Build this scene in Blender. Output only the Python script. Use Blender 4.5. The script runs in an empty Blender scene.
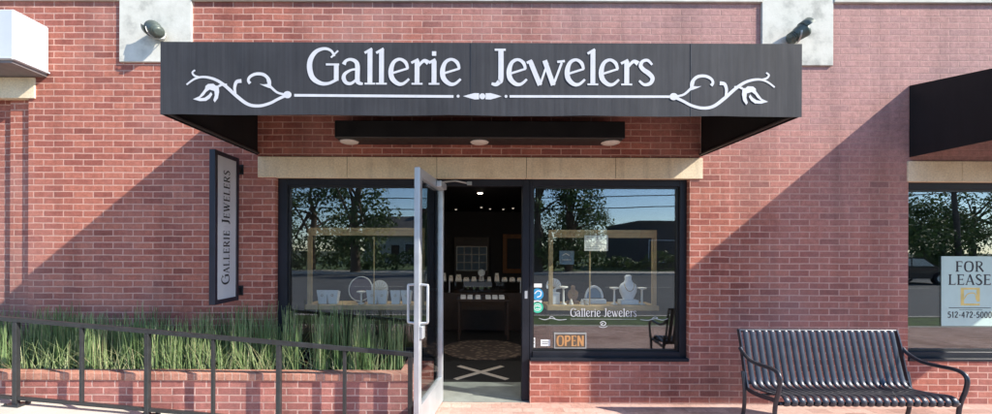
import bpy, math, random
from mathutils import Vector, Matrix
random.seed(7)
R = math.radians
C = bpy.context.scene.collection
SC = bpy.context.scene

# ------------------------------------------------------------------ helpers
class MB:
    """collects shapes and links them as one mesh object"""
    def __init__(self, xf=None):
        self.v = []; self.f = []; self.sm = []; self.xf = xf; self.col = []
    def add(self, vs, fs, smooth=False):
        o = len(self.v)
        if self.xf is not None:
            vs = [self.xf @ Vector(p) for p in vs]
        self.v += [tuple(p) for p in vs]
        for f in fs:
            self.f.append(tuple(o + i for i in f)); self.sm.append(smooth)
    def box(self, x0, x1, y0, y1, z0, z1, b=0.0):
        if b <= 0:
            vs = [(x, y, z) for z in (z0, z1) for y in (y0, y1) for x in (x0, x1)]
            self.add(vs, [(0,2,3,1),(4,5,7,6),(0,1,5,4),(2,6,7,3),(0,4,6,2),(1,3,7,5)])
            return
        # chamfered box: 24 vertices
        X = (x0, x1); Y = (y0, y1); Z = (z0, z1)
        idx = {}; vs = []
        for i in (0,1):
            for j in (0,1):
                for k in (0,1):
                    dx = b if i == 0 else -b; dy = b if j == 0 else -b; dz = b if k == 0 else -b
                    idx[(i,j,k,0)] = len(vs); vs.append((X[i], Y[j]+dy, Z[k]+dz))
                    idx[(i,j,k,1)] = len(vs); vs.append((X[i]+dx, Y[j], Z[k]+dz))
                    idx[(i,j,k,2)] = len(vs); vs.append((X[i]+dx, Y[j]+dy, Z[k]))
        fs = []
        for s in (0,1):
            q = [(s,0,0),(s,1,0),(s,1,1),(s,0,1)]; f = [idx[c+(0,)] for c in q]; fs.append(f if s else f[::-1])
            q = [(0,s,0),(0,s,1),(1,s,1),(1,s,0)]; f = [idx[c+(1,)] for c in q]; fs.append(f if s else f[::-1])
            q = [(0,0,s),(1,0,s),(1,1,s),(0,1,s)]; f = [idx[c+(2,)] for c in q]; fs.append(f if s else f[::-1])
        for i in (0,1):
            for j in (0,1):
                fs.append([idx[(i,j,0,0)], idx[(i,j,1,0)], idx[(i,j,1,1)], idx[(i,j,0,1)]])
                fs.append([idx[(i,0,j,0)], idx[(i,1,j,0)], idx[(i,1,j,2)], idx[(i,0,j,2)]])
                fs.append([idx[(0,i,j,1)], idx[(1,i,j,1)], idx[(1,i,j,2)], idx[(0,i,j,2)]])
                for k in (0,1):
                    pass
        for i in (0,1):
            for j in (0,1):
                for k in (0,1):
                    fs.append([idx[(i,j,k,0)], idx[(i,j,k,1)], idx[(i,j,k,2)]])
        self.add(vs, fs)
    def tube(self, pts, r, n=10, caps=True, smooth=True):
        pts = [Vector(p) for p in pts]
        rs = r if isinstance(r, (list, tuple)) else [r]*len(pts)
        rings = []; prev = None
        for i, p in enumerate(pts):
            if i == 0: t = pts[1]-pts[0]
            elif i == len(pts)-1: t = pts[-1]-pts[-2]
            else: t = (pts[i+1]-p).normalized() + (p-pts[i-1]).normalized()
            t.normalize()
            if prev is None:
                a = Vector((0,0,1)) if abs(t.z) < .9 else Vector((1,0,0))
                u = t.cross(a).normalized()
            else:
                u = (prev - t*prev.dot(t)).normalized()
            prev = u; w = t.cross(u)
            rings.append([p + (u*math.cos(2*math.pi*k/n) + w*math.sin(2*math.pi*k/n))*rs[i] for k in range(n)])
        vs = [q for g in rings for q in g]; fs = []
        for i in range(len(rings)-1):
            for k in range(n):
                fs.append((i*n+k, i*n+(k+1)%n, (i+1)*n+(k+1)%n, (i+1)*n+k))
        self.add(vs, fs, smooth)
        if caps:
            m = len(rings)-1
            self.add(rings[0], [tuple(range(n))[::-1]]); self.add(rings[m], [tuple(range(n))])
    def bar(self, pts, w, h, side=Vector((1,0,0))):
        """rectangular section swept along pts; 'side' is the direction of width w"""
        pts = [Vector(p) for p in pts]; vs = []; fs = []
        for i, p in enumerate(pts):
            if i == 0: t = pts[1]-pts[0]
            elif i == len(pts)-1: t = pts[-1]-pts[-2]
            else: t = (pts[i+1]-p).normalized() + (p-pts[i-1]).normalized()
            t.normalize()
            s = (side - t*side.dot(t)).normalized(); n = t.cross(s)
            for a, b in ((-1,-1),(1,-1),(1,1),(-1,1)):
                vs.append(p + s*(a*w/2) + n*(b*h/2))
        m = len(pts)
        for i in range(m-1):
            for k in range(4):
                fs.append((i*4+k, i*4+(k+1)%4, (i+1)*4+(k+1)%4, (i+1)*4+k))
        fs.append((3,2,1,0)); fs.append(tuple((m-1)*4+k for k in range(4)))
        self.add(vs, fs)
    def prism(self, poly, d0, d1, axis='x'):
        n = len(poly)
        def P(a, b, d):
            return {'x': (d, a, b), 'y': (a, d, b), 'z': (a, b, d)}[axis]
        vs = [P(a, b, d0) for a, b in poly] + [P(a, b, d1) for a, b in poly]
        fs = [tuple(range(n))[::-1], tuple(range(n, 2*n))]
        for k in range(n):
            fs.append((k, (k+1)%n, n+(k+1)%n, n+k))
        self.add(vs, fs)
    def lathe(self, prof, c, n=24, smooth=True):
        vs = []; fs = []
        for r, z in prof:
            for k in range(n):
                a = 2*math.pi*k/n
                vs.append((c[0]+r*math.cos(a), c[1]+r*math.sin(a), c[2]+z))
        for i in range(len(prof)-1):
            for k in range(n):
                fs.append((i*n+k, i*n+(k+1)%n, (i+1)*n+(k+1)%n, (i+1)*n+k))
        fs.append(tuple(range(n))[::-1]); fs.append(tuple((len(prof)-1)*n+k for k in range(n)))
        self.add(vs, fs, smooth)
    def build(self, name, m, parent=None, normals=True):
        me = bpy.data.meshes.new(name)
        me.from_pydata(self.v, [], self.f); me.update()
        me.polygons.foreach_set('use_smooth', self.sm)
        me.materials.append(m)
        if normals:
            import bmesh
            bm = bmesh.new(); bm.from_mesh(me)
            bmesh.ops.recalc_face_normals(bm, faces=bm.faces)
            bm.to_mesh(me); bm.free()
        o = bpy.data.objects.new(name, me); C.objects.link(o)
        if parent is not None:
            off = Vector((0,0,0)); p = parent
            while p is not None:
                off += p.location; p = p.parent
            me.transform(Matrix.Translation(-off)); o.parent = parent
        return o

def tag(o, label=None, cat=None, group=None, kind=None):
    if label: o['label'] = label
    if cat: o['category'] = cat
    if group: o['group'] = group
    if kind: o['kind'] = kind
    return o
def thing(name, loc, label, cat, group=None):
    o = bpy.data.objects.new(name, None); C.objects.link(o)
    o.location = loc; o.empty_display_size = .1
    return tag(o, label, cat, group)
def struct(o): o['kind'] = 'structure'; return o
def copy_tree(o, parent=None):
    c = o.copy(); C.objects.link(c)
    if parent is not None: c.parent = parent
    for ch in list(o.children): copy_tree(ch, c)
    return c

# ------------------------------------------------------------------ materials
def mat(name):
    m = bpy.data.materials.new(name); m.use_nodes = True
    nt = m.node_tree; nt.nodes.clear()
    out = nt.nodes.new('ShaderNodeOutputMaterial'); b = nt.nodes.new('ShaderNodeBsdfPrincipled')
    nt.links.new(b.outputs[0], out.inputs[0])
    return m, nt, b, out
def N(nt, t, **kw):
    n = nt.nodes.new(t)
    for k, v in kw.items():
        if k.startswith('_'): setattr(n, k[1:], v)
        else: n.inputs[k].default_value = v
    return n
def noise(nt, vec, scale, detail=4, rough=.6):
    n = N(nt, 'ShaderNodeTexNoise', Scale=scale, Detail=detail, Roughness=rough)
    if vec is not None: nt.links.new(vec, n.inputs['Vector'])
    return n
def ramp(nt, fac, stops):
    r = nt.nodes.new('ShaderNodeValToRGB'); e = r.color_ramp.elements
    e[0].position, e[0].color = stops[0][0], stops[0][1]
    e[1].position, e[1].color = stops[-1][0], stops[-1][1]
    for p, c in stops[1:-1]:
        x = e.new(p); x.color = c
    nt.links.new(fac, r.inputs[0]); return r
def g(v): return (v, v, v, 1)
def mixc(nt, a, b, fac, blend='MIX'):
    n = nt.nodes.new('ShaderNodeMix'); n.data_type = 'RGBA'; n.blend_type = blend
    for s, x in ((6, a), (7, b), (0, fac)):
        if isinstance(x, (tuple, list)): n.inputs[s].default_value = x
        elif isinstance(x, (int, float)): n.inputs[s].default_value = x
        else: nt.links.new(x, n.inputs[s])
    return n.outputs[2]
def mth(nt, op, a, b=None):
    n = nt.nodes.new('ShaderNodeMath'); n.operation = op
    for i, x in enumerate((a, b)):
        if x is None: continue
        if isinstance(x, (int, float)): n.inputs[i].default_value = x
        else: nt.links.new(x, n.inputs[i])
    return n.outputs[0]
def bump(nt, b, h, strength=.4, dist=.01):
    n = N(nt, 'ShaderNodeBump', Strength=strength, Distance=dist)
    nt.links.new(h, n.inputs['Height']); nt.links.new(n.outputs[0], b.inputs['Normal'])

def simple(name, col, rough=.6, metal=0, var=.18, scale=9, bmp=0.0, spec=.5, coat=0):
    m, nt, b, out = mat(name)
    tc = nt.nodes.new('ShaderNodeTexCoord'); n = noise(nt, tc.outputs['Object'], scale, 5)
    lo = tuple(c*(1-var) for c in col[:3])+(1,); hi = tuple(min(1, c*(1+var)) for c in col[:3])+(1,)
    r = ramp(nt, n.outputs[0], [(.3, lo), (.7, hi)])
    nt.links.new(r.outputs[0], b.inputs['Base Color'])
    rr = ramp(nt, n.outputs[0], [(.3, g(max(0, rough-.07))), (.7, g(min(1, rough+.07)))])
    nt.links.new(rr.outputs[0], b.inputs['Roughness'])
    b.inputs['Metallic'].default_value = metal
    b.inputs['Specular IOR Level'].default_value = spec
    b.inputs['Coat Weight'].default_value = coat
    if bmp:
        n2 = noise(nt, tc.outputs['Object'], scale*12, 3); bump(nt, b, n2.outputs[0], bmp, .004)
    return m

def brick(name, c1, c2, mortar, w=.203, h=.0648, joint=.0066, plane='wall', pale=.35, bstr=.6, squash=1.0, off=.5, rot=0, pale_area=False):
    m, nt, b, out = mat(name)
    tc = nt.nodes.new('ShaderNodeTexCoord'); P = tc.outputs['Object']
    sp = nt.nodes.new('ShaderNodeSeparateXYZ'); nt.links.new(P, sp.inputs[0])
    cb = nt.nodes.new('ShaderNodeCombineXYZ')
    wob = noise(nt, P, 38, 2)
    wv = mth(nt, 'MULTIPLY', mth(nt, 'SUBTRACT', wob.outputs[0], .5), .009)
    wob2 = noise(nt, P, 3.1, 2)
    wv2 = mth(nt, 'MULTIPLY', mth(nt, 'SUBTRACT', wob2.outputs[0], .5), .012)
    if plane == 'wall':
        u = mth(nt, 'ADD', sp.outputs[0], sp.outputs[1]); v = sp.outputs[2]
    elif plane == 'wall_turned':
        v = mth(nt, 'ADD', sp.outputs[0], sp.outputs[1]); u = sp.outputs[2]
    else:
        u, v = (sp.outputs[0], sp.outputs[1]) if not rot else (sp.outputs[1], sp.outputs[0])
    u = mth(nt, 'ADD', mth(nt, 'ADD', u, wv), 40.03); v = mth(nt, 'ADD', mth(nt, 'ADD', v, wv2), 40.62+.004)
    v = mth(nt, 'ADD', v, mth(nt, 'MULTIPLY', wv, .5))
    nt.links.new(u, cb.inputs[0]); nt.links.new(v, cb.inputs[1])
    bt = nt.nodes.new('ShaderNodeTexBrick'); bt.offset = off; bt.squash = squash
    nt.links.new(cb.outputs[0], bt.inputs['Vector'])
    for k, x in (('Scale', 1.0), ('Mortar Size', joint), ('Mortar Smooth', .35), ('Bias', 0), ('Brick Width', w), ('Row Height', h)):
        bt.inputs[k].default_value = x
    bt.inputs['Color1'].default_value = (0,0,0,1); bt.inputs['Color2'].default_value = (1,1,1,1); bt.inputs['Mortar'].default_value = (.5,.5,.5,1)
    mid = tuple((a+c)/2 for a, c in zip(c1, c2))
    dark = tuple(x*.80 for x in c2[:3])+(1,)
    br = ramp(nt, bt.outputs['Color'], [(0, dark), (.12, c2), (.5, mid), (1, c1)])
    grain = noise(nt, P, 90, 4, .7)
    gr = ramp(nt, grain.outputs[0], [(.3, g(.68)), (.7, g(1.28))])
    col = mixc(nt, br.outputs[0], gr.outputs[0], .8, 'MULTIPLY')
    big = noise(nt, P, .55, 5, .62)
    bg = ramp(nt, big.outputs[0], [(.47, g(0)), (.72, g(pale))])
    pal = tuple(min(1, x*.55+.26) for x in mid[:3])+(1,)
    mot = noise(nt, P, 14, 4)
    mo = ramp(nt, mot.outputs[0], [(.3, tuple(x*.78 for x in mortar[:3])+(1,)), (.7, mortar)])
    # cloudy tone inside every brick
    cl = noise(nt, P, 22, 3); clr = ramp(nt, cl.outputs[0], [(.3, g(.82)), (.7, g(1.15))])
    col = mixc(nt, col, clr.outputs[0], 1, 'MULTIPLY')
    # smeared joints: patches where mortar was rubbed thin
    sm = noise(nt, P, 1.9, 4, .6); smr = ramp(nt, sm.outputs[0], [(.56, g(1)), (.70, g(.30))])
    mfac = mth(nt, 'MULTIPLY', bt.outputs['Fac'], smr.outputs[0])
    col = mixc(nt, col, mo.outputs[0], mfac)
    col = mixc(nt, col, pal, bg.outputs[0])
    if pale_area:
        # paler area with darker joints towards the upper right, with a ragged edge
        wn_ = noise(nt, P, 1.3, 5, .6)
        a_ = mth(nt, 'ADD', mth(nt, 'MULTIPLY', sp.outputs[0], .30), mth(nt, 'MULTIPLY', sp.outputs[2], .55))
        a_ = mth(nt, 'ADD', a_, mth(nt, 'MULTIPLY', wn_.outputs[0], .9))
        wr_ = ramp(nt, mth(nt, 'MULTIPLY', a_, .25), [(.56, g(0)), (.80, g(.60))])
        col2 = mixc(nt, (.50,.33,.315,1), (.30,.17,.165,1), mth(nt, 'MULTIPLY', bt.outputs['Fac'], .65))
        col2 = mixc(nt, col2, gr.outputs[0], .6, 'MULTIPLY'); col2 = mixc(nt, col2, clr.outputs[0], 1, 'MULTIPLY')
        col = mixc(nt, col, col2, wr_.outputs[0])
    # rain streaks and soot with shapes of their own
    mp = nt.nodes.new('ShaderNodeMapping'); mp.inputs['Scale'].default_value = (2.6, 2.6, .28) if plane.startswith('wall') else (1.1,1.1,1)
    nt.links.new(P, mp.inputs[0])
    st = noise(nt, mp.outputs[0], 1.0, 6, .65)
    sr = ramp(nt, st.outputs[0], [(.30, g(.66)), (.52, g(1.0))])
    col = mixc(nt, col, sr.outputs[0], .85, 'MULTIPLY')
    nt.links.new(col, b.inputs['Base Color'])
    b.inputs['Roughness'].default_value = .88; b.inputs['Specular IOR Level'].default_value = .25
    hh = mth(nt, 'SUBTRACT', mth(nt, 'MULTIPLY', grain.outputs[0], .35), bt.outputs['Fac'])
    hh = mth(nt, 'ADD', hh, mth(nt, 'MULTIPLY', bt.outputs['Color'], .25))
    bump(nt, b, hh, bstr, .006)
    return m

M = {}
M['brick'] = brick('red_brick', (.455,.165,.115,1), (.335,.110,.084,1), (.68,.405,.325,1), pale_area=True)
M['planter_brick'] = brick('planter_brick', (.47,.18,.145,1), (.36,.125,.105,1), (.72,.46,.39,1), pale=.2)
M['rowlock'] = brick('rowlock_brick', (.56,.27,.19,1), (.42,.18,.13,1), (.64,.46,.37,1), w=.0677, h=.4, joint=.004, pale=.15)
M['paver'] = brick('brick_paver', (.64,.43,.36,1), (.50,.30,.245,1), (.33,.25,.21,1), w=.2, h=.1, joint=.003, plane='floor', pale=.5, bstr=.35)
M['stone'] = simple('cast_stone', (.62,.60,.53), .9, var=.16, scale=5, bmp=.25, spec=.2)
def stone_lintel():
    m, nt, b, out = mat('buff_sandstone')
    tc = nt.nodes.new('ShaderNodeTexCoord'); P = tc.outputs['Object']
    n = noise(nt, P, 3.2, 6, .65); r = ramp(nt, n.outputs[0], [(.28, (.68,.55,.37,1)), (.5, (.80,.68,.48,1)), (.75, (.84,.74,.55,1))])
    f = noise(nt, P, 60, 4); fr = ramp(nt, f.outputs[0], [(.3, g(.82)), (.7, g(1.12))])
    mp = nt.nodes.new('ShaderNodeMapping'); mp.inputs['Scale'].default_value = (9, 9, .8); nt.links.new(P, mp.inputs[0])
    s = noise(nt, mp.outputs[0], 1, 4); s2 = ramp(nt, s.outputs[0], [(.33, g(.76)), (.5, g(1))])
    c = mixc(nt, r.outputs[0], fr.outputs[0], 1, 'MULTIPLY'); c = mixc(nt, c, s2.outputs[0], .6, 'MULTIPLY')
    nt.links.new(c, b.inputs['Base Color']); b.inputs['Roughness'].default_value = .9
    bump(nt, b, f.outputs[0], .3, .004); return m
M['lintel'] = stone_lintel()
def weathered_block():
    m, nt, b, out = mat('weathered_limestone')
    tc = nt.nodes.new('ShaderNodeTexCoord'); P = tc.outputs['Object']
    n = noise(nt, P, 4.5, 7, .62); r = ramp(nt, n.outputs[0], [(.30, (.36,.36,.32,1)), (.48, (.62,.61,.54,1)), (.7, (.74,.73,.66,1))])
    f = noise(nt, P, 70, 3); nt.links.new(r.outputs[0], b.inputs['Base Color']); b.inputs['Roughness'].default_value = .92
    bump(nt, b, f.outputs[0], .3, .004); return m
M['block'] = weathered_block()
def canvas(name, base, streak):
    m, nt, b, out = mat(name)
    tc = nt.nodes.new('ShaderNodeTexCoord'); P = tc.outputs['Object']
    mp = nt.nodes.new('ShaderNodeMapping'); mp.inputs['Scale'].default_value = (34, 3, .55); nt.links.new(P, mp.inputs[0])
    s = noise(nt, mp.outputs[0], 1, 5, .7); r = ramp(nt, s.outputs[0], [(.32, base), (.72, streak)])
    n = noise(nt, P, 1.7, 5); r2 = ramp(nt, n.outputs[0], [(.3, g(.78)), (.7, g(1.2))])
    c = mixc(nt, r.outputs[0], r2.outputs[0], 1, 'MULTIPLY'); nt.links.new(c, b.inputs['Base Color'])
    b.inputs['Roughness'].default_value = .75; b.inputs['Specular IOR Level'].default_value = .3
    mp2 = nt.nodes.new('ShaderNodeMapping'); mp2.inputs['Scale'].default_value = (5, 2, .9); nt.links.new(P, mp2.inputs[0])
    w = noise(nt, mp2.outputs[0], 1, 3); bump(nt, b, w.outputs[0], .35, .02); return m
M['canvas'] = canvas('charcoal_canvas', (.034,.035,.040,1), (.052,.054,.061,1))
M['black_and_shade_canvas'] = canvas('black_and_shade_canvas', (.009,.009,.010,1), (.016,.016,.018,1))
M['white_paint'] = simple('white_lettering_paint', (.60,.61,.64), .6, var=.06, scale=14)
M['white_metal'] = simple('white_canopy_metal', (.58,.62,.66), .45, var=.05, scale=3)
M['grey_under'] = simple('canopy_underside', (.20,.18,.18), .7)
M['black'] = simple('black_enamel', (.012,.012,.013), .45, var=.2)
M['frame'] = simple('dark_bronze_aluminium', (.016,.018,.025), .5, metal=0, spec=.25, var=.2, scale=4)
M['alu'] = simple('brushed_aluminium', (.54,.57,.60), .42, metal=.55, var=.10, scale=7)
M['lamp_glass'] = simple('frosted_lamp_glass', (.64,.59,.53), .35, var=.05)
M['rail'] = simple('black_rail_paint', (.028,.030,.032), .38, var=.25, scale=16, bmp=.1)
M['bench'] = simple('bench_coating', (.038,.040,.052), .36, metal=.4, var=.2, scale=12, coat=.25)
M['soil'] = simple('planter_soil', (.035,.026,.02), .95, var=.5, scale=30, bmp=.8)
M['sign_face'] = simple('sign_silver_panel', (.56,.58,.62), .5, metal=0, var=.07, scale=3)
M['navy'] = simple('sign_frame_navy', (.014,.015,.028), .4)
M['ink'] = simple('black_sign_ink', (.015,.015,.017), .6)
M['flood'] = simple('floodlight_casting', (.10,.125,.11), .45, metal=.3, var=.3, scale=30)
M['flood_lens'] = simple('floodlight_lens', (.55,.60,.58), .15, var=.1, spec=.8)
M['galv'] = simple('galvanised_bracket', (.42,.43,.42), .5, metal=.6)
M['concrete'] = simple('pale_concrete', (.52,.48,.42), .9, var=.13, scale=3.5, bmp=.25)
M['sill_conc'] = simple('threshold_concrete', (.24,.265,.245), .8, var=.2, scale=6, bmp=.2)
M['asphalt'] = simple('asphalt', (.11,.11,.112), .92, var=.22, scale=.8, bmp=.3)
M['line'] = simple('road_line_paint', (.7,.68,.6), .8, var=.2)
M['grass'] = simple('lawn', (.09,.135,.04), .95, var=.45, scale=3, bmp=.5)
M['earth'] = simple('far_ground', (.09,.10,.05), .95, var=.4, scale=.2)
M['wood'] = simple('tan_oak', (.47,.335,.165), .55, var=.18, scale=7)
M['orange_wood'] = simple('orange_wood', (.34,.13,.035), .5, var=.2, scale=6)
M['dark_wood'] = simple('dark_wood', (.035,.02,.013), .45, var=.25, scale=5)
M['shop_wall'] = simple('shop_wall_paint', (.06,.058,.06), .8, var=.1, scale=2)
M['shop_dark'] = simple('shop_dark_floor', (.010,.010,.011), .55, var=.3, scale=3)
M['shop_ceil'] = simple('shop_ceiling_black', (.015,.015,.017), .9)
M['mat_black'] = simple('rubber_mat', (.014,.014,.015), .9, var=.2, scale=40, bmp=.4)
M['mat_tan'] = simple('mat_tan_stripe', (.55,.50,.44), .9, var=.15, scale=40, bmp=.4)
M['velvet_white'] = simple('pale_display_leatherette', (.74,.79,.84), .6, var=.06)
M['velvet_cream'] = simple('cream_display_leatherette', (.76,.74,.68), .6, var=.06)
M['velvet_dark'] = simple('plum_velvet', (.075,.050,.075), .9)
M['tan_velvet'] = simple('tan_velvet', (.36,.22,.13), .8)
M['paper'] = simple('printed_paper', (.70,.69,.64), .7, var=.04)
M['blue_card'] = simple('slate_blue_card', (.17,.26,.36), .6, var=.08)
M['blue'] = simple('blue_sticker', (.045,.30,.56), .4, var=.05)
M['green'] = simple('green_sticker', (.05,.52,.33), .4, var=.05)
M['white'] = simple('white_card', (.78,.79,.78), .5, var=.04)
M['mint'] = simple('mint_sign_board', (.50,.66,.60), .5, var=.04)
M['orange'] = simple('orange_sign_letters', (.52,.26,.10), .5, var=.08, scale=20)
M['open_board'] = simple('open_sign_board', (.115,.085,.06), .5)
M['yellow'] = simple('mustard_logo_ink', (.72,.55,.16), .5)
M['gold'] = simple('gold_jewellery', (.75,.50,.16), .25, metal=1)
M['bark'] = simple('bark', (.10,.075,.055), .95, var=.3, scale=6, bmp=.5)
M['wire'] = simple('wire_rubber', (.02,.02,.02), .7)
M['pole'] = simple('weathered_pole', (.12,.10,.085), .9, var=.2, scale=3)
M['siding'] = simple('pale_siding', (.42,.42,.40), .8, var=.06, scale=1)
M['roof'] = simple('shingle_roof', (.10,.095,.09), .9, var=.2, scale=4)
M['dark_block'] = simple('dark_render', (.06,.065,.075), .8, var=.15, scale=1)
M['car_paint'] = simple('dark_car_paint', (.02,.022,.03), .2, metal=.4, coat=.8)
M['rubber'] = simple('tyre_rubber', (.015,.015,.015), .85)
M['red_brick_far'] = simple('chimney_brick', (.30,.12,.09), .9, var=.2)

def pane(name, refl, tint):
    m, nt, b, out = mat(name); nt.nodes.remove(b)
    t = nt.nodes.new('ShaderNodeBsdfTransparent'); t.inputs[0].default_value = tint
    gl = nt.nodes.new('ShaderNodeBsdfGlossy'); gl.inputs['Roughness'].default_value = 0.0; gl.inputs[0].default_value = (.95,.98,1,1)
    lw = nt.nodes.new('ShaderNodeLayerWeight'); lw.inputs['Blend'].default_value = .5
    pw = mth(nt, 'MULTIPLY', mth(nt, 'POWER', lw.outputs['Facing'], 4.0), .55)
    tc = nt.nodes.new('ShaderNodeTexCoord'); n = noise(nt, tc.outputs['Object'], 1.1, 2)
    bp = N(nt, 'ShaderNodeBump', Strength=.012, Distance=.05); nt.links.new(n.outputs[0], bp.inputs['Height'])
    nt.links.new(bp.outputs[0], gl.inputs['Normal'])
    f = mth(nt, 'ADD', pw, refl)
    mx = nt.nodes.new('ShaderNodeMixShader'); nt.links.new(f, mx.inputs[0]); nt.links.new(t.outputs[0], mx.inputs[1]); nt.links.new(gl.outputs[0], mx.inputs[2])
    nt.links.new(mx.outputs[0], out.inputs[0]); return m
M['glass'] = pane('shop_window_glass', .115, (.90,.93,.93,1))
M['door_glass'] = pane('door_glass', .06, (.90,.93,.93,1))
def emit(name, col, s):
    m, nt, b, out = mat(name); b.inputs['Base Color'].default_value = (.8,.8,.8,1)
    b.inputs['Emission Color'].default_value = col; b.inputs['Emission Strength'].default_value = s; return m
M['lit'] = emit('lit_bulb', (1,.86,.70,1), .45)
M['lit_added'] = emit('added_display_bulb', (1,.90,.76,1), 260.0)
M['lit_mid'] = emit('warm_lit_bulb', (1,.88,.72,1), 7.0)
def attr_leaf(name, stops, rough=.6, trans=.25):
    m, nt, b, out = mat(name)
    a = nt.nodes.new('ShaderNodeAttribute'); a.attribute_name = 'tone'
    r = ramp(nt, a.outputs['Fac'], stops); nt.links.new(r.outputs[0], b.inputs['Base Color'])
    b.inputs['Roughness'].default_value = rough
    tr = nt.nodes.new('ShaderNodeBsdfTranslucent'); nt.links.new(r.outputs[0], tr.inputs[0])
    mx = nt.nodes.new('ShaderNodeMixShader'); mx.inputs[0].default_value = trans
    nt.links.new(b.outputs[0], mx.inputs[1]); nt.links.new(tr.outputs[0], mx.inputs[2]); nt.links.new(mx.outputs[0], out.inputs[0])
    return m
M['reed'] = attr_leaf('reed_stems', [(0, (.11,.20,.07,1)), (.45, (.30,.43,.18,1)), (.8, (.44,.52,.26,1)), (1, (.64,.59,.38,1))], .5, .4)
M['leaf'] = attr_leaf('tree_leaves', [(0, (.035,.065,.022,1)), (.5, (.075,.13,.04,1)), (1, (.14,.19,.06,1))], .6)
def set_tone(o, tones, per):
    at = o.data.attributes.new('tone', 'FLOAT', 'POINT')
    vals = [t for t in tones for _ in range(per)]
    at.data.foreach_set('value', vals)

# ------------------------------------------------------------------ lettering (hand drawn strokes)
def smooth_pts(pts, ws, n=6):
    if len(pts) < 3: return pts, ws
    P = [pts[0]] + list(pts) + [pts[-1]]; W = [ws[0]] + list(ws) + [ws[-1]]
    op = []; ow = []
    for i in range(1, len(P)-2):
        for k in range(n):
            t = k/n
            def cr(a, b, c, d): return .5*((2*b)+(-a+c)*t+(2*a-5*b+4*c-d)*t*t+(-a+3*b-3*c+d)*t**3)
            op.append((cr(P[i-1][0],P[i][0],P[i+1][0],P[i+2][0]), cr(P[i-1][1],P[i][1],P[i+1][1],P[i+2][1])))
            ow.append(W[i]*(1-t)+W[i+1]*t)
    op.append(pts[-1]); ow.append(ws[-1]); return op, ow
class Ink:
    """draws strokes on a plane given by origin o, right u, up v and outward normal n"""
    def __init__(self, o, u, v, n, lift=.002):
        self.o = Vector(o); self.u = Vector(u); self.v = Vector(v); self.n = Vector(n); self.lift = lift; self.k = 0; self.mb = MB()
    def P(self, a, b): return self.o + self.u*a + self.v*b + self.n*(self.lift + self.k*.00002)
    def stroke(self, pts, ws, curve=True):
        if not isinstance(ws, (list, tuple)): ws = [ws]*len(pts)
        if curve: pts, ws = smooth_pts(pts, ws)
        L = []; Rr = []
        for i, (x, y) in enumerate(pts):
            a = pts[max(0, i-1)]; b = pts[min(len(pts)-1, i+1)]
            dx, dy = b[0]-a[0], b[1]-a[1]; l = math.hypot(dx, dy) or 1
            nx, ny = -dy/l, dx/l; w = ws[i]/2
            L.append(self.P(x+nx*w, y+ny*w)); Rr.append(self.P(x-nx*w, y-ny*w))
        n = len(L); self.mb.add(L+Rr, [(i, n+i, n+i+1, i+1) for i in range(n-1)]); self.k += 1
    def poly(self, pts):
        self.mb.add([self.P(*p) for p in pts], [tuple(range(len(pts)))]); self.k += 1
    def disc(self, c, r, n=16, sx=1):
        self.poly([(c[0]+r*sx*math.cos(2*math.pi*i/n), c[1]+r*math.sin(2*math.pi*i/n)) for i in range(n)])
    def ring(self, c, r, w):
        self.stroke([(c[0]+r*math.cos(2*math.pi*i/24), c[1]+r*math.sin(2*math.pi*i/24)) for i in range(25)], w, False)
    def glyph(self, ch, x, y, s, bold=1.0, sx=1.0):
        w, strokes = FONT[ch]
        for pts, ws in strokes:
            ws = ws if isinstance(ws, (list, tuple)) else [ws]*len(pts)
            self.stroke([(x+p[0]*s*sx, y+p[1]*s) for p in pts], [q*s*bold for q in ws])
        return w*s*sx
    def text(self, t, x, y, s, gap=.08, bold=1.0, fit=None):
        wid = sum((FONT[c][0] if c != ' ' else .4) + gap for c in t) - gap
        sx = 1.0 if fit is None else fit/(wid*s)
        for c in t:
            if c != ' ': self.glyph(c, x, y, s, bold, sx)
            x += ((FONT[c][0] if c != ' ' else .4) + gap)*s*sx
    def build(self, name, m, parent): return self.mb.build(name, m, parent, normals=False)
T, t_ = .135, .07
def stemser(x, top, foot=True, w=T):
    s = [([(x, top), (x, .0)], w)]
    if foot: s.append(([(x-.15, .025), (x+.15, .025)], .05))
    return s
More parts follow.
